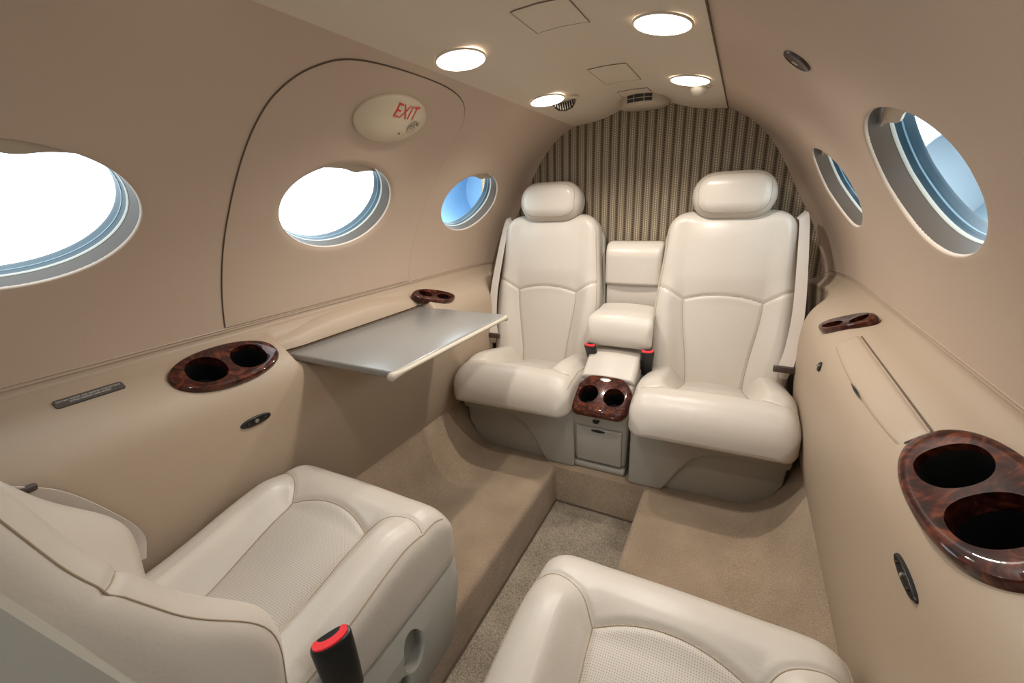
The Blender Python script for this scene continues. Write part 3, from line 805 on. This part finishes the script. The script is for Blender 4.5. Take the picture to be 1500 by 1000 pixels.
def armrest():
    t = thing('center_rest', 'cream leather armrest folded down between the two rear seats', 'armrest', (0, 1.70, .45))
    yz = lambda ox, oy, oz: (lambda x, s, q: (x+ox, oy-1.70-s, oz-.45+q))
    # block
    an = R(9); ca, sa = math.cos(an), math.sin(an)
    fn = lambda x, s, q: (x+.003, 1.70-1.70-s*ca+q*sa, .515-.45-s*sa+q*ca)
    p = Pad(-.02, .172, lambda s: .112+.012*ss(.05, .16, s), lambda x, s: .055-.010*(np.asarray(x, float)/.12)**2+.008*ss(.02, .12, s), lambda s: -.060, r=.022, r0=.03, r1=.03, rb=.03, ns=60, nt=60)
    p.rp0, p.rp1 = .02, .03
    me, _ = pad_meshes(p, fn); a = link('arm_pad', me, M['leather'], t, ang=60)
    e = [fn(k, .150, float(p.top(np.array(k), .150))) for k in np.linspace(-.118, .118, 30)]
    # flexible leather web between armrest and back
    fn2 = lambda x, s, q: (x+.003, 1.752-1.70-q, .50-.45+s)
    p2 = Pad(0, .20, lambda s: .106, lambda x, s: .0+0*np.asarray(x, float), lambda s: -.04, r=.01, r0=.01, r1=.01, ns=24, nt=24)
    p2.rp0 = p2.rp1 = .01
    me, _ = pad_meshes(p2, fn2); link('leather_web', me, M['leather'], t, ang=60)
    # upper fixed pad
    fn3 = lambda x, s, q: (x+.003, 1.790-1.70-q, .623-.45+s)
    p3 = Pad(0, .180, lambda s: .111, lambda x, s: .055+.006*(1-(np.asarray(x, float)/.1)**2)-.012*ss(.12, .18, s), lambda s: -.05, r=.020, r0=.022, r1=.04, rb=.03, ns=60, nt=60)
    p3.rp0, p3.rp1 = .018, .018
    me, _ = pad_meshes(p3, fn3); link('upper_pad', me, M['leather'], t, ang=60)
armrest()

# ------------------------------------------------------------------ table
def table():
    t = thing('folding_table', 'opened grey beige table leaf with cream front edge on the left side panel', 'table', (-.65, .945, .60))
    X0, X1, Y0, Y1, Z = -.665, -.292, .672, 1.222, .615
    def leaf(x0, x1, y0, y1, z0, z1, r):
        pts = [(x0, y0), (x1-.006, y0), (x1, y0+.004), (x1, y1-.004), (x1-.006, y1), (x0, y1)]
        n = len(pts); v = [(x+.65, y-.945, z0-.60) for x, y in pts]+[(x+.65, y-.945, z1-.60) for x, y in pts]
        return bevelled(fixn(pyd(v, [tuple(range(n)), tuple(range(2*n-1, n-1, -1))]+[(i, (i+1) % n, (i+1) % n+n, i+n) for i in range(n)])), r, 4, 40)
    link('table_top', leaf(X0, X1, Y0, Y1, Z-.019, Z, .007), M['table'], t, ang=30)
    # cream bullnose along the aisle edge with flared ends
    P = []
    ys = np.concatenate([np.linspace(Y0-.010, Y0+.04, 14), np.linspace(Y0+.05, Y1-.05, 30), np.linspace(Y1-.04, Y1+.010, 14)])
    for y in ys:
        e = min(y-(Y0-.010), (Y1+.010)-y); k = math.sqrt(max(0, 1-(1-min(1, e/.012))**2))*.92+.08
        fl = 1-float(ss(0, .045, e))
        P.append([(X1+.65+.004-.010*fl+k*(.0075+.003*fl)*math.cos(a), y-.945, Z-.0075-.60-.006*fl+k*(.0058+.006*fl)*math.sin(a)) for a in np.linspace(0, 2*pi, 20, endpoint=False)])
    me = gridmesh(np.array(P), wv=True); import bmesh
    bm = bmesh.new(); bm.from_mesh(me); bmesh.ops.holes_fill(bm, edges=[e for e in bm.edges if e.is_boundary]); bmesh.ops.recalc_face_normals(bm, faces=bm.faces); bm.to_mesh(me); bm.free()
    link('edge_strip', me, M['tedge'], t, ang=50)['label'] = 'cream rounded edge strip'
    # slot frame above the leaf
    lid = thing('table_slot_lid', 'raised cream lid strip above the opened table slot', 'lid', (-.65, .945, .63))
    P = []
    for y in np.linspace(.655, 1.235, 70):
        f = (y-.655)/.58; e = min(f, 1-f); h = float(ss(0, .12, e)); hump = math.sin(pi*f)**.6 if 0 < f < 1 else 0
        z0 = .6175; zt = .640+.030*hump
        P.append([(x+.65, y-.945, z-.63) for x, z in ((-.690, z0), (-.655+.010*h-.01, z0), (-.648+.010*h-.01, z0+.006), (-.652+.008*h-.01, zt-.012), (-.664, zt-.002), (-.690, zt+.012))])
    me = gridmesh(np.array(P), wv=True)
    bm = bmesh.new(); bm.from_mesh(me); bmesh.ops.holes_fill(bm, edges=[e for e in bm.edges if e.is_boundary]); bmesh.ops.recalc_face_normals(bm, faces=bm.faces); bm.to_mesh(me); bm.free()
    link('lid_strip', me, M['panel'], lid, ang=50)
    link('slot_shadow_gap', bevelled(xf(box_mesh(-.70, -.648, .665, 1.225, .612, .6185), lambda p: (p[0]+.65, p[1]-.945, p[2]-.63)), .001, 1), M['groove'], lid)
table()

def shelf_pt(side, Y, w, h=0.):
    """point on the side panel near the armrest: w metres up the slope from the shelf centre, h above it"""
    o, u, ww, n = shelf_frame(side, Y)
    return o+ww*w+n*h

def right_lid():
    t = thing('table_slot_lid', 'closed tan table compartment lid between the two right cup holders', 'lid', shelf_pt(1, .965, 0))
    base = np.array(shelf_pt(1, .965, 0))
    # follow the panel surface: parameter along the profile
    def prof(Y, f):
        c = catmull(panel_profile(Y), 400); i = min(f*399, 398.999); k = int(i); return c[k]+(c[k+1]-c[k])*(i-k)
    rows = []
    for i, y in enumerate(np.linspace(.715, 1.215, 60)):
        g = (y-.715)/.50
        f0 = .342+.012*(1-g); f1 = .435+.034*math.sin(pi*min(1, g*.9+.0))**.7-.0*g
        row = []
        for k, f in enumerate(np.linspace(f0, f1, 14)):
            x, z = prof(y, f); x2, z2 = prof(y, min(.99, f+.02)); tx, tz = x2-x, z2-z; l = math.hypot(tx, tz)
            nx, nz = tz/l, -tx/l
            if nx > 0: nx, nz = -nx, -nz
            e = min(k, 13-k, i/1.5, (59-i)/1.5); off = .0035 if e >= 1 else -.002
            row.append(np.array([x+nx*off, y, z+nz*off])-base)
        rows.append(row)
    link('lid_skin', fixn(gridmesh(np.array(rows))), M['panel'], t, ang=70)
    r = np.array(rows)
    gap = np.vstack([r[2:58, 0], r[58, 1:12], ]); gap2 = r[57:3:-1, 12]
    up = np.vstack([r[56:1:-1, 0]*1., r[1, 1:12]]); 
    link('lid_gap', tube_mesh(up+np.array([-.0, 0, .0035]), .0017, 6), M['groove'], t)
    sl = r[22:32, 12]+np.array([-.002, 0, .001])
    link('finger_slot', tube_mesh(sl, np.concatenate([np.linspace(.0004, .0028, 5), np.linspace(.0028, .0004, 5)]), 8), M['black'], t)
right_lid()

# ------------------------------------------------------------------ wood cup holder trays
def tray(label, side, Y, hl, hw, holes, group, w0=0., skew=0, point=1.0, tilt=0):
    t = thing('cup_holder', label, 'cup holder', shelf_pt(side, Y, w0), 0, group)
    o = np.array(shelf_pt(side, Y, w0))
    fr = shelf_frame(side, Y)
    ct, st = math.cos(tilt), math.sin(tilt)
    def fn(a, b, h): return fr[1]*(a*ct-b*st)+fr[2]*(a*st+b*ct)+fr[3]*h
    outl = lambda q: (lambda c, s: (hl*math.copysign(abs(c)**.92, c), hw*math.copysign(abs(s)**point, s)+skew*math.copysign(abs(c)**2.2, c)))(math.cos(q), math.sin(q))
    rings = []
    for k, h in ((.88, -.016), (.98, -.008), (1.0, .001), (.995, .006), (.965, .0105), (.90, .0125), (.8, .0118), (.6, .0095), (.35, .008), (.12, .0075)):
        rings.append([fn(outl(q)[0]*k, outl(q)[1]*k, h) for q in np.linspace(0, 2*pi, 80, endpoint=False)])
    gm = gridmesh(np.array(rings), wv=True); V = [tuple(v.co) for v in gm.vertices]; F = [tuple(p.vertices) for p in gm.polygons]
    F += [tuple(range(80)), tuple(range(9*80, 10*80))]; me = fixn(pyd(V, F))
    cut = []
    for (a, b, ra, rb, ex) in holes:
        el = [(a+ra*math.copysign(abs(math.cos(q))**ex, math.cos(q)), b+rb*math.copysign(abs(math.sin(q))**ex, math.sin(q))) for q in np.linspace(0, 2*pi, 48, endpoint=False)]
        lo = [fn(x, y, -.05) for x, y in el]; hi = [fn(x, y, .05) for x, y in el]
        cut.append(fixn(pyd(lo+hi, [tuple(range(48)), tuple(range(95, 47, -1))]+[(i, (i+1) % 48, (i+1) % 48+48, i+48) for i in range(48)])))
    me = boolean(me, cut)
    link('wood_tray', me, M['wood'], t, ang=35)['label'] = 'glossy burl wood tray'
    for (a, b, ra, rb, ex) in holes:
        el = [(a+1.006*ra*math.copysign(abs(math.cos(q))**ex, math.cos(q)), b+1.006*rb*math.copysign(abs(math.sin(q))**ex, math.sin(q))) for q in np.linspace(0, 2*pi, 48, endpoint=False)]
        lo = [fn(x*.96, y*.96, -.066) for x, y in el]; hi = [fn(x, y, .0062) for x, y in el]
        link('cup_well', fixn(pyd(lo+hi, [tuple(range(48))]+[(i, (i+1) % 48, (i+1) % 48+48, i+48) for i in range(48)])), M['cup'], t)
H2L = [(-.046, 0, .040, .036, .9), (.048, 0, .038, .035, .9)]
H2 = [(-.050, 0, .044, .037, .9), (.052, 0, .042, .036, .9)]
tray('dark wood double cup holder left of the opened table', -1, .512, .118, .056, H2L, 'wood cup holders', .0, point=.9)
tray('dark wood double cup holder at the right edge of the picture', 1, .582, .137, .060, H2, 'wood cup holders', .0, point=.9)
H3 = [(-.038, .003, .028, .014, .9), (.040, -.003, .030, .016, .9)]
tray('small dark wood cup holder behind the far end of the opened table', -1, 1.280, .098, .033, H3, 'small wood cup holders', .0, skew=.010, tilt=-.45)
H4 = [(-.034, .003, .026, .014, .9), (.036, -.003, .027, .016, .9)]
tray('small dark wood cup holder on the right armrest near the rear seat', 1, 1.315, .086, .033, H4, 'small wood cup holders', .004, skew=.010, tilt=-.75)

# ------------------------------------------------------------------ small fittings
def panel_point(side, Y, z):
    c = catmull(panel_profile(Y), 400); c = c[c[:, 1] < .66]; i = int(np.argmin(abs(c[:, 1]-z)))
    p = c[i]; q = c[max(0, i-3)]; tv = np.array([side*(q[0]-p[0]), 0, q[1]-p[1]]); tv /= np.linalg.norm(tv)
    n = np.cross(np.array([0, 1., 0]), tv); n = n if n[0]*side < 0 else -n
    return np.array([side*p[0], Y, p[1]]), tv, n

def oval_plate(label, side, Y, z, hy, hz, tilt, name, cat, studs=True):
    p, up, n = panel_point(side, Y, z); t = thing(name, label, cat, p, 0, 'jack plates' if studs and hy > .02 else None)
    ct, st = math.cos(tilt), math.sin(tilt); uy = np.array([0, 1., 0])
    f = lambda a, b, h: uy*(a*ct-b*st)+up*(a*st+b*ct)+n*h
    rings = [[f(hy*k*math.cos(q), hz*k*math.copysign(abs(math.sin(q))**.9, math.sin(q)), h) for q in np.linspace(0, 2*pi, 48, endpoint=False)] for k, h in ((1, -.002), (1, .002), (.93, .004), (.86, .0045), (.5, .0035))]
    gm = gridmesh(np.array(rings), wv=True); V = [tuple(v.co) for v in gm.vertices]; F = [tuple(q.vertices) for q in gm.polygons]+[tuple(range(192, 240))]
    link('plate', fixn(pyd(V, F)), M['black'], t, ang=30)
    if studs:
        for a, r, m in ((0, hz*.42, M['chrome']), (-hy*.55, hz*.22, M['brown']), (hy*.55, hz*.22, M['brown'])):
            ring = [[f(a+r*k*math.cos(q), r*k*math.sin(q), h) for q in np.linspace(0, 2*pi, 20, endpoint=False)] for k, h in ((1, .003), (1, .0062), (.6, .0066), (.45, .0045))]
            gm = gridmesh(np.array(ring), wv=True); V = [tuple(v.co) for v in gm.vertices]; F = [tuple(q.vertices) for q in gm.polygons]+[tuple(range(60, 80))]
            link('jack_socket' if a == 0 else 'screw', fixn(pyd(V, F)), m, t, ang=30)
oval_plate('black oval headphone jack plate below the left double cup holder', -1, .512, .514, .036, .0105, 0, 'headphone_jack', 'jack plate')
oval_plate('black oval jack plate low on the right panel under the double cup holder', 1, .532, .552, .037, .0070, 0, 'headphone_jack', 'jack plate')
oval_plate('tiny brown oval socket on the right panel beside the rear seat belt', 1, 1.212, .558, .012, .012, 0, 'panel_socket', 'socket')

def exit_sign():
    Yc, Tc, ay, at = .902, 55.0, .116, 5.6
    t = thing('exit_sign', 'oval cream exit sign with red lettering above the middle left window', 'sign', wall_pt(-1, Yc, Tc)); o = wall_pt(-1, Yc, Tc)
    def off(y, th):
        r2 = min(1, ((y-Yc)/ay)**2+((th-Tc)/at)**2); return .007+.019*(1-r2)**.55
    rings = []
    for k in (1.0, 1.0, .995, .985, .965, .93, .88, .8, .7, .58, .44, .3, .15, .03):
        rings.append([wall_pt(-1, Yc+ay*k*math.cos(q), Tc+at*k*math.sin(q), off(Yc+ay*k*math.cos(q), Tc+at*k*math.sin(q)))-o for q in np.linspace(0, 2*pi, 72, endpoint=False)])
    rings[0] = [wall_pt(-1, Yc+ay*.99*math.cos(q), Tc+at*.99*math.sin(q), -.001)-o for q in np.linspace(0, 2*pi, 72, endpoint=False)]
    gm = gridmesh(np.array(rings), wv=True); V = [tuple(v.co) for v in gm.vertices]; F = [tuple(q.vertices) for q in gm.polygons]+[tuple(range(13*72, 14*72))]
    link('cover', fixn(pyd(V, F)), M['sign'], t, ang=50)
    deg = math.degrees(1/.70)
    def place(y0, t0, sx=1, sy=1): return lambda p: wall_pt(-1, y0+p[0]*sx, t0+p[1]*sy*deg, off(y0+p[0]*sx, t0+p[1]*sy*deg)+.0017)-o
    link('exit_lettering', xf(text_mesh('EXIT', .040), place(.911, 58.1, .98, 1.22)), M['print_red'], t)
    # round arrow emblem: two circles, a hook and an arrow head
    def flat(pts, w, y0, t0):
        pts = np.asarray(pts, float); T = np.gradient(pts, axis=0); N = np.stack([-T[:, 1], T[:, 0]], 1); N /= np.linalg.norm(N, axis=1)[:, None]
        P = np.stack([pts*1.35+N*w, pts*1.35-N*w], 1); f = place(y0, t0); return gridmesh(np.array([[f(q) for q in r] for r in P]))
    cir = lambda cx, cy, r, a0, a1, n=30: [(cx+r*math.cos(a), cy+r*math.sin(a)) for a in np.linspace(a0, a1, n)]
    ms = [flat(cir(0, .004, .0105, R(20), R(250)), .0008, .957, 55.1), flat(cir(.001, -.003, .0095, R(120), R(400)), .0005, .957, 55.1), flat(cir(0, .004, .006, 0, 2*pi), .0009, .957, 55.1),
          flat([(-.004, .003), (.004, .005)], .0014, .957, 55.1), flat([(.010, .010), (.0145, .004)], .0012, .957, 55.1), flat([(.0145, .013), (.0145, .004)], .0012, .957, 55.1),
          flat(cir(0, 0, .0012, 0, 2*pi, 12), .0012, .929, 53.2)]
    link('arrow_emblem', join_meshes(ms), M['print_black'], t)
exit_sign()

def placard():
    sd = -1; ang = None
    p0 = np.array([-.6915, .284, .6435+.006]); up = np.array([-.30, 0, .954]); up /= np.linalg.norm(up); n = np.array([.954, 0, .30])
    # sits on the upper face of the side panel
    c = catmull(panel_profile(.284), 400); i = int(np.argmin(abs(c[:, 1]-.6595))); p0 = np.array([-c[i][0], .284, c[i][1]])
    tv = c[i-6]-c[i+6]; up = np.array([-tv[0], 0, tv[1]]); up /= np.linalg.norm(up); n = np.array([up[2], 0, -up[0]])
    t = thing('placard', 'small dark grey placard with two lines of white print on the left panel', 'placard', p0)
    uy = np.array([0, 1., 0]); f = lambda a, b, h: uy*a+up*b+n*h
    w, h, r = .050, .0100, .004; ol = []
    for cx, cy, a0 in ((w-r, h-r, 0), (-w+r, h-r, pi/2), (-w+r, -h+r, pi), (w-r, -h+r, 1.5*pi)):
        for a in np.linspace(a0, a0+pi/2, 7): ol.append((cx+r*math.cos(a), cy+r*math.sin(a)))
    nn = len(ol)
    link('plate', fixn(pyd([f(a, b, -.002) for a, b in ol]+[f(a, b, .003) for a, b in ol], [tuple(range(nn)), tuple(range(2*nn-1, nn-1, -1))]+[(i, (i+1) % nn, (i+1) % nn+nn, i+nn) for i in range(nn)])), M['placard'], t, ang=30)
    a = xf(text_mesh('FOR TAXI, TAKEOFF, AND LANDING: MOVE SEAT BACK', .0046), lambda p: f(p[0]*.80, p[1]*1.15+.0030, .0034))
    b = xf(text_mesh('EXTEND HEADREST, RAISE ARMREST', .0046), lambda p: f(p[0]*.80, p[1]*1.15-.0032, .0034))
    link('placard_lettering', join_meshes([a, b]), M['print_white'], t)
placard()

# round dark vent on the right wall
def wall_disc(label, side, Y, th, r):
    o = wall_pt(side, Y, th); t = thing('air_vent', label, 'vent', o); deg = math.degrees(1/.72)
    rings = [[wall_pt(side, Y+r*k*math.cos(q), th+r*k*deg*math.sin(q), h)-o for q in np.linspace(0, 2*pi, 48, endpoint=False)] for k, h in ((1.0, -.001), (1.0, .002), (.95, .004), (.86, .0045), (.82, .003), (.4, .0032), (.05, .0032))]
    gm = gridmesh(np.array(rings), wv=True); V = [tuple(v.co) for v in gm.vertices]; F = [tuple(q.vertices) for q in gm.polygons]+[tuple(range(6*48, 7*48))]
    link('bezel', fixn(pyd(V, F)), M['brown'], t, ang=40)
    bx = [[wall_pt(side, Y+a, th+b*deg, h)-o for a, b in ((.003, -.005), (.008, -.005), (.008, .006), (.003, .006))] for h in (.003, .005)]
    v = bx[0]+bx[1]; link('white_mark', fixn(pyd(v, [(0, 1, 2, 3), (7, 6, 5, 4), (0, 4, 5, 1), (1, 5, 6, 2), (2, 6, 7, 3), (3, 7, 4, 0)])), M['sign'], t, ang=30)
wall_disc('round dark brown air vent high on the right wall', 1, .937, 54.2, .0255)

# ceiling lamps
def cslope(x): return (cz(x+.01)-cz(x-.01))/.02
def cpt(cx, cy, a, b, h):
    """point on the ceiling plane tangent at (cx,cy), h metres below it"""
    s = cslope(cx); l = math.hypot(1, s); tx = np.array([1/l, 0, s/l]); dn = np.array([s/l, 0, -1/l])
    return np.array([0, 0, 0.])+tx*a+np.array([0, 1., 0])*b+dn*h
def lamp(label, x, y, rx=.050, ry=.058, power=1.):
    t = thing('ceiling_lamp', label, 'lamp', (x, y, cz(x)), 0, 'oval ceiling lamps')
    def rings(st, n=56): return gridmesh(np.array([[cpt(x, y, rx*k*math.cos(q), ry*k*math.sin(q), h) for q in np.linspace(0, 2*pi, n, endpoint=False)] for k, h in st]), wv=True)
    link('ring', fixn(rings([(1.07, .000), (1.07, .002), (1.05, .0035), (1.01, .0035), (.99, .002), (.99, .0)])), M['trimring'], t, ang=50)
    gm = rings([(1.0, .003), (.8, .006), (.5, .008), (.1, .009)]); V = [tuple(v.co) for v in gm.vertices]; F = [tuple(q.vertices) for q in gm.polygons]+[tuple(range(3*56, 4*56))]
    link('lens', fixn(pyd(V, F)), M['lamp'], t)['label'] = 'glowing white lens'
    l = bpy.data.lights.new('lamp_beam', 'SPOT'); l.energy = LAMP_W*power; l.color = (1, .935, .86); l.spot_size = R(146); l.spot_blend = .7; l.shadow_soft_size = .016
    lo = bpy.data.objects.new('lamp_beam', l); COL.objects.link(lo); lo.parent = t; lo.location = cpt(x, y, 0, 0, .026)
LX = .205; LAMP_W = 15.5
lamp('glowing oval ceiling lamp near the emergency exit hatch', -LX, .905)
lamp('largest glowing oval ceiling lamp on the right half of the ceiling', LX, .945)
lamp('glowing lamp with slatted air outlet near the left rear ceiling corner', -LX, 1.385)
lamp('glowing lamp with small white flap near the right rear ceiling corner', LX, 1.405)
lamp('ceiling lamp above the near left seat', -LX, .40, power=.12)
lamp('ceiling lamp above the near right seat', LX, .42, power=.36)

def gasper(label, x, y, rot, slats, r):
    t = thing('air_outlet', label, 'air outlet', (x, y, cz(x)), 0, 'ceiling air outlets')
    def f(a, b, h):
        c, s = math.cos(rot), math.sin(rot); return cpt(x, y, a*c-b*s, a*s+b*c, h)
    n = 28
    P = [[f(r*k*math.cos(q), r*k*math.sin(q), h) for q in np.linspace(0, 2*pi, n, endpoint=False)] for k, h in ((1.2, -.002), (1.2, .003), (1.05, .005), (1.0, .002), (.9, .0))]
    link('collar', fixn(gridmesh(np.array(P), wv=True)), M['trimring'], t)
    # half round hood that opens towards -b
    P = []
    for q in np.linspace(0, pi, 18):
        P.append([f(r*.95*math.cos(q), r*.95*math.sin(q), 0), f(r*.90*math.cos(q), r*.85*math.sin(q), .012), f(r*.6*math.cos(q), r*.5*math.sin(q), .024), f(0, .002, .028)])
    link('hood', fixn(gridmesh(np.array(P))), M['tedge'], t)
    ms = []
    for k in np.linspace(-.85, .85, slats):
        hh = .022*(1-k*k)+.003
        a = k*r*.95
        v = [f(a-.0010, -.001, 0), f(a+.0010, -.001, 0), f(a+.0010, -.001, hh), f(a-.0010, -.001, hh), f(a-.001, .008, 0), f(a+.001, .008, 0), f(a+.001, .008, hh), f(a-.001, .008, hh)]
        ms.append(fixn(pyd(v, [(0, 1, 2, 3), (7, 6, 5, 4), (0, 4, 5, 1), (1, 5, 6, 2), (2, 6, 7, 3), (3, 7, 4, 0)])))
    link('slats', join_meshes(ms), M['tedge'], t, ang=30)
    back = [f(r*.93*k, .004, h) for k, h in ((-1, 0), (1, 0), (.75, .011), (0, .025), (-.75, .011))]
    link('outlet_mouth', fixn(pyd(back+[p+np.array([0, .002, 0]) for p in back], [tuple(range(5)), tuple(range(9, 4, -1))]+[(i, (i+1) % 5, (i+1) % 5+5, i+5) for i in range(5)])), M['vent'], t, ang=30)
gasper('small slatted air outlet behind the left rear ceiling lamp', -.178, 1.462, R(28), 9, .038)
gasper('small air outlet with a white flap behind the right rear ceiling lamp', .222, 1.487, R(150), 5, .028)

# rear vent pod
def vent_pod():
    t = thing('ceiling_vent', 'cream ceiling vent pod with dark grille above the striped bulkhead', 'vent', (.01, 1.80, 1.30))
    rings = []
    for k, h in ((1.0, .012), (1.0, .000), (.985, -.012), (.95, -.019), (.88, -.023), (.6, -.026), (.1, -.027)):
        rings.append([((.088*k)*math.cos(q), .095*k*math.sin(q)-.02+.0, h+.004*math.sin(q)) for q in np.linspace(0, 2*pi, 60, endpoint=False)])
    gm = gridmesh(np.array(rings), wv=True); V = [tuple(v.co) for v in gm.vertices]; F = [tuple(q.vertices) for q in gm.polygons]+[tuple(range(6*60, 7*60)), tuple(range(59, -1, -1))]
    V = [(x, min(y, .066), z) for x, y, z in V]
    link('pod', fixn(pyd(V, F)), M['ventpod'], t, ang=50)
    # grille on the forward face of the pod
    g = []
    def gp(a, z): return (a, -.02-.095*math.sqrt(max(0, 1-(a/.088)**2))*(1.0-.0*z), z)
    def bar(a0, a1, z0, z1, d, n=10):
        P = []
        for a in np.linspace(a0, a1, n):
            x, y, _ = gp(a, 0); P.append([(x, y-d, z0), (x, y-d, z1), (x, y+.01, z1), (x, y+.01, z0)])
        me = gridmesh(np.array(P), wv=True); return fixn(me)
    link('grille_opening', bar(-.042, .042, -.0165, .0065, .0012), M['vent'], t, ang=30)
    link('grille_bars', join_meshes([bar(-.042, .042, -.0062, -.0046, .0028)]+[bar(a-.0011, a+.0011, -.0165, .0065, .0030, 3) for a in (-.017, .017)]), M['ventpod'], t, ang=30)
vent_pod()

def access_panel(label, x0, x1, y0, y1):
    t = thing('access_panel', label, 'ceiling panel', ((x0+x1)/2, (y0+y1)/2, cz(0)), 0, 'ceiling access panels'); o = np.array([(x0+x1)/2, (y0+y1)/2, cz(0)])
    P = np.array([[(x, y, cz(x)-.0016) for x in np.linspace(x0, x1, 12)] for y in np.linspace(y0, y1, 8)])-o
    link('cover', fixn(gridmesh(P)), M['ceil'], t)
    ol = [(x, y0) for x in np.linspace(x0, x1, 12)]+[(x1, y) for y in np.linspace(y0, y1, 8)[1:]]+[(x, y1) for x in np.linspace(x1, x0, 12)[1:]]+[(x0, y) for y in np.linspace(y1, y0, 8)[1:-1]]
    link('panel_gap', tube_mesh([np.array([x, y, cz(x)-.0012])-o for x, y in ol], .0010, 6, closed=True), M['gap2'], t)
access_panel('square ceiling access panel at the top edge of the picture', -.055, .058, .850, .975)
access_panel('ceiling access panel in the middle of the ceiling', -.050, .055, 1.30, 1.49)
access_panel('ceiling access panel directly ahead of the vent pod', -.048, .052, 1.615, 1.705)

# ------------------------------------------------------------------ outside
def nacelle(label, x, y, z, r, l, m):
    t = thing('engine_nacelle', label, 'engine', (x, y, z), 0, 'engine nacelles'); P = []
    for s, k in ((0, .72), (.0, .80), (.03, .90), (.10, .97), (.3, 1.0), (.6, 1.0), (.85, .85), (1.0, .6)):
        P.append([(r*k*math.cos(q), l*s, r*k*math.sin(q)) for q in np.linspace(0, 2*pi, 48, endpoint=False)])
    link('cowl', fixn(gridmesh(np.array(P), wv=True)), m, t)
    P = [[(r*k*math.cos(q), l*s, r*k*math.sin(q)) for q in np.linspace(0, 2*pi, 48, endpoint=False)] for s, k in ((0, .72), (.1, .66), (.3, .62))]
    gm = gridmesh(np.array(P), wv=True); V = [tuple(v.co) for v in gm.vertices]; F = [tuple(q.vertices) for q in gm.polygons]+[tuple(range(96, 144))]
    link('intake', fixn(pyd(V, F)), m, t)
nacelle('engine nacelle tinted pale blue for shade, seen through the small left rear window', -1.36, 2.55, 1.06, .34, 1.5, M['nac'])
nacelle('pale grey engine nacelle seen through the right windows', 1.22, 2.55, .98, .34, 1.5, M['nac2'])

# ------------------------------------------------------------------ light, world, camera
w = bpy.data.worlds.new('World'); bpy.context.scene.world = w; w.use_nodes = True
bg = w.node_tree.nodes['Background']; bg.inputs['Color'].default_value = (.86, .95, 1, 1); bg.inputs['Strength'].default_value = 3.4
nt = w.node_tree; tc = nt.nodes.new('ShaderNodeTexCoord'); sx = nt.nodes.new('ShaderNodeSeparateXYZ'); mr = nt.nodes.new('ShaderNodeMapRange')
nt.links.new(tc.outputs['Generated'], sx.inputs[0]); nt.links.new(sx.outputs['Z'], mr.inputs['Value'])
for k, v in (('From Min', -.45), ('From Max', -.12), ('To Min', 2.4), ('To Max', 8.5)): mr.inputs[k].default_value = v
nt.links.new(mr.outputs['Result'], bg.inputs['Strength'])   # bright apron and sky, darker ground
def portal(name, loc, rot, sx, sy):
    l = bpy.data.lights.new(name, 'AREA'); l.shape = 'RECTANGLE'; l.size = sx; l.size_y = sy; l.cycles.is_portal = True
    o = bpy.data.objects.new(name, l); o.location = loc; o.rotation_euler = rot; COL.objects.link(o)
for side in (-1, 1):
    for y in WIN:
        p = wall_pt(side, y, WTH, -.085); portal('window_portal', p, (0, side*R(90+WTH) if side > 0 else R(-90-WTH), 0), .30, .40)
portal('cockpit_portal', (0, YF-.01, .42), (R(90), 0, 0), .46, 1.16)

sc = bpy.context.scene
cam = bpy.data.cameras.new('Camera'); co = bpy.data.objects.new('Camera', cam); COL.objects.link(co)
cam.sensor_width = 36; cam.lens = 630/1500*36; cam.clip_start = .01
Rm = np.array([[0.88884498, -0.10817216, 0.44525654], [0.45662835, 0.28973202, -0.84115748], [-0.03801525, 0.95097536, 0.30692133]])
mw = Matrix([list(Rm[i])+[(.371, 0, .968)[i]] for i in range(3)]+[[0, 0, 0, 1]]); co.matrix_world = mw
sc.camera = co
sc.view_settings.view_transform = 'Standard'; sc.view_settings.look = 'None'; sc.view_settings.gamma = 1; sc.view_settings.use_curve_mapping = False
sc.view_settings.exposure = -.6
sc.cycles.max_bounces = 10; sc.cycles.diffuse_bounces = 6; sc.cycles.transparent_max_bounces = 12
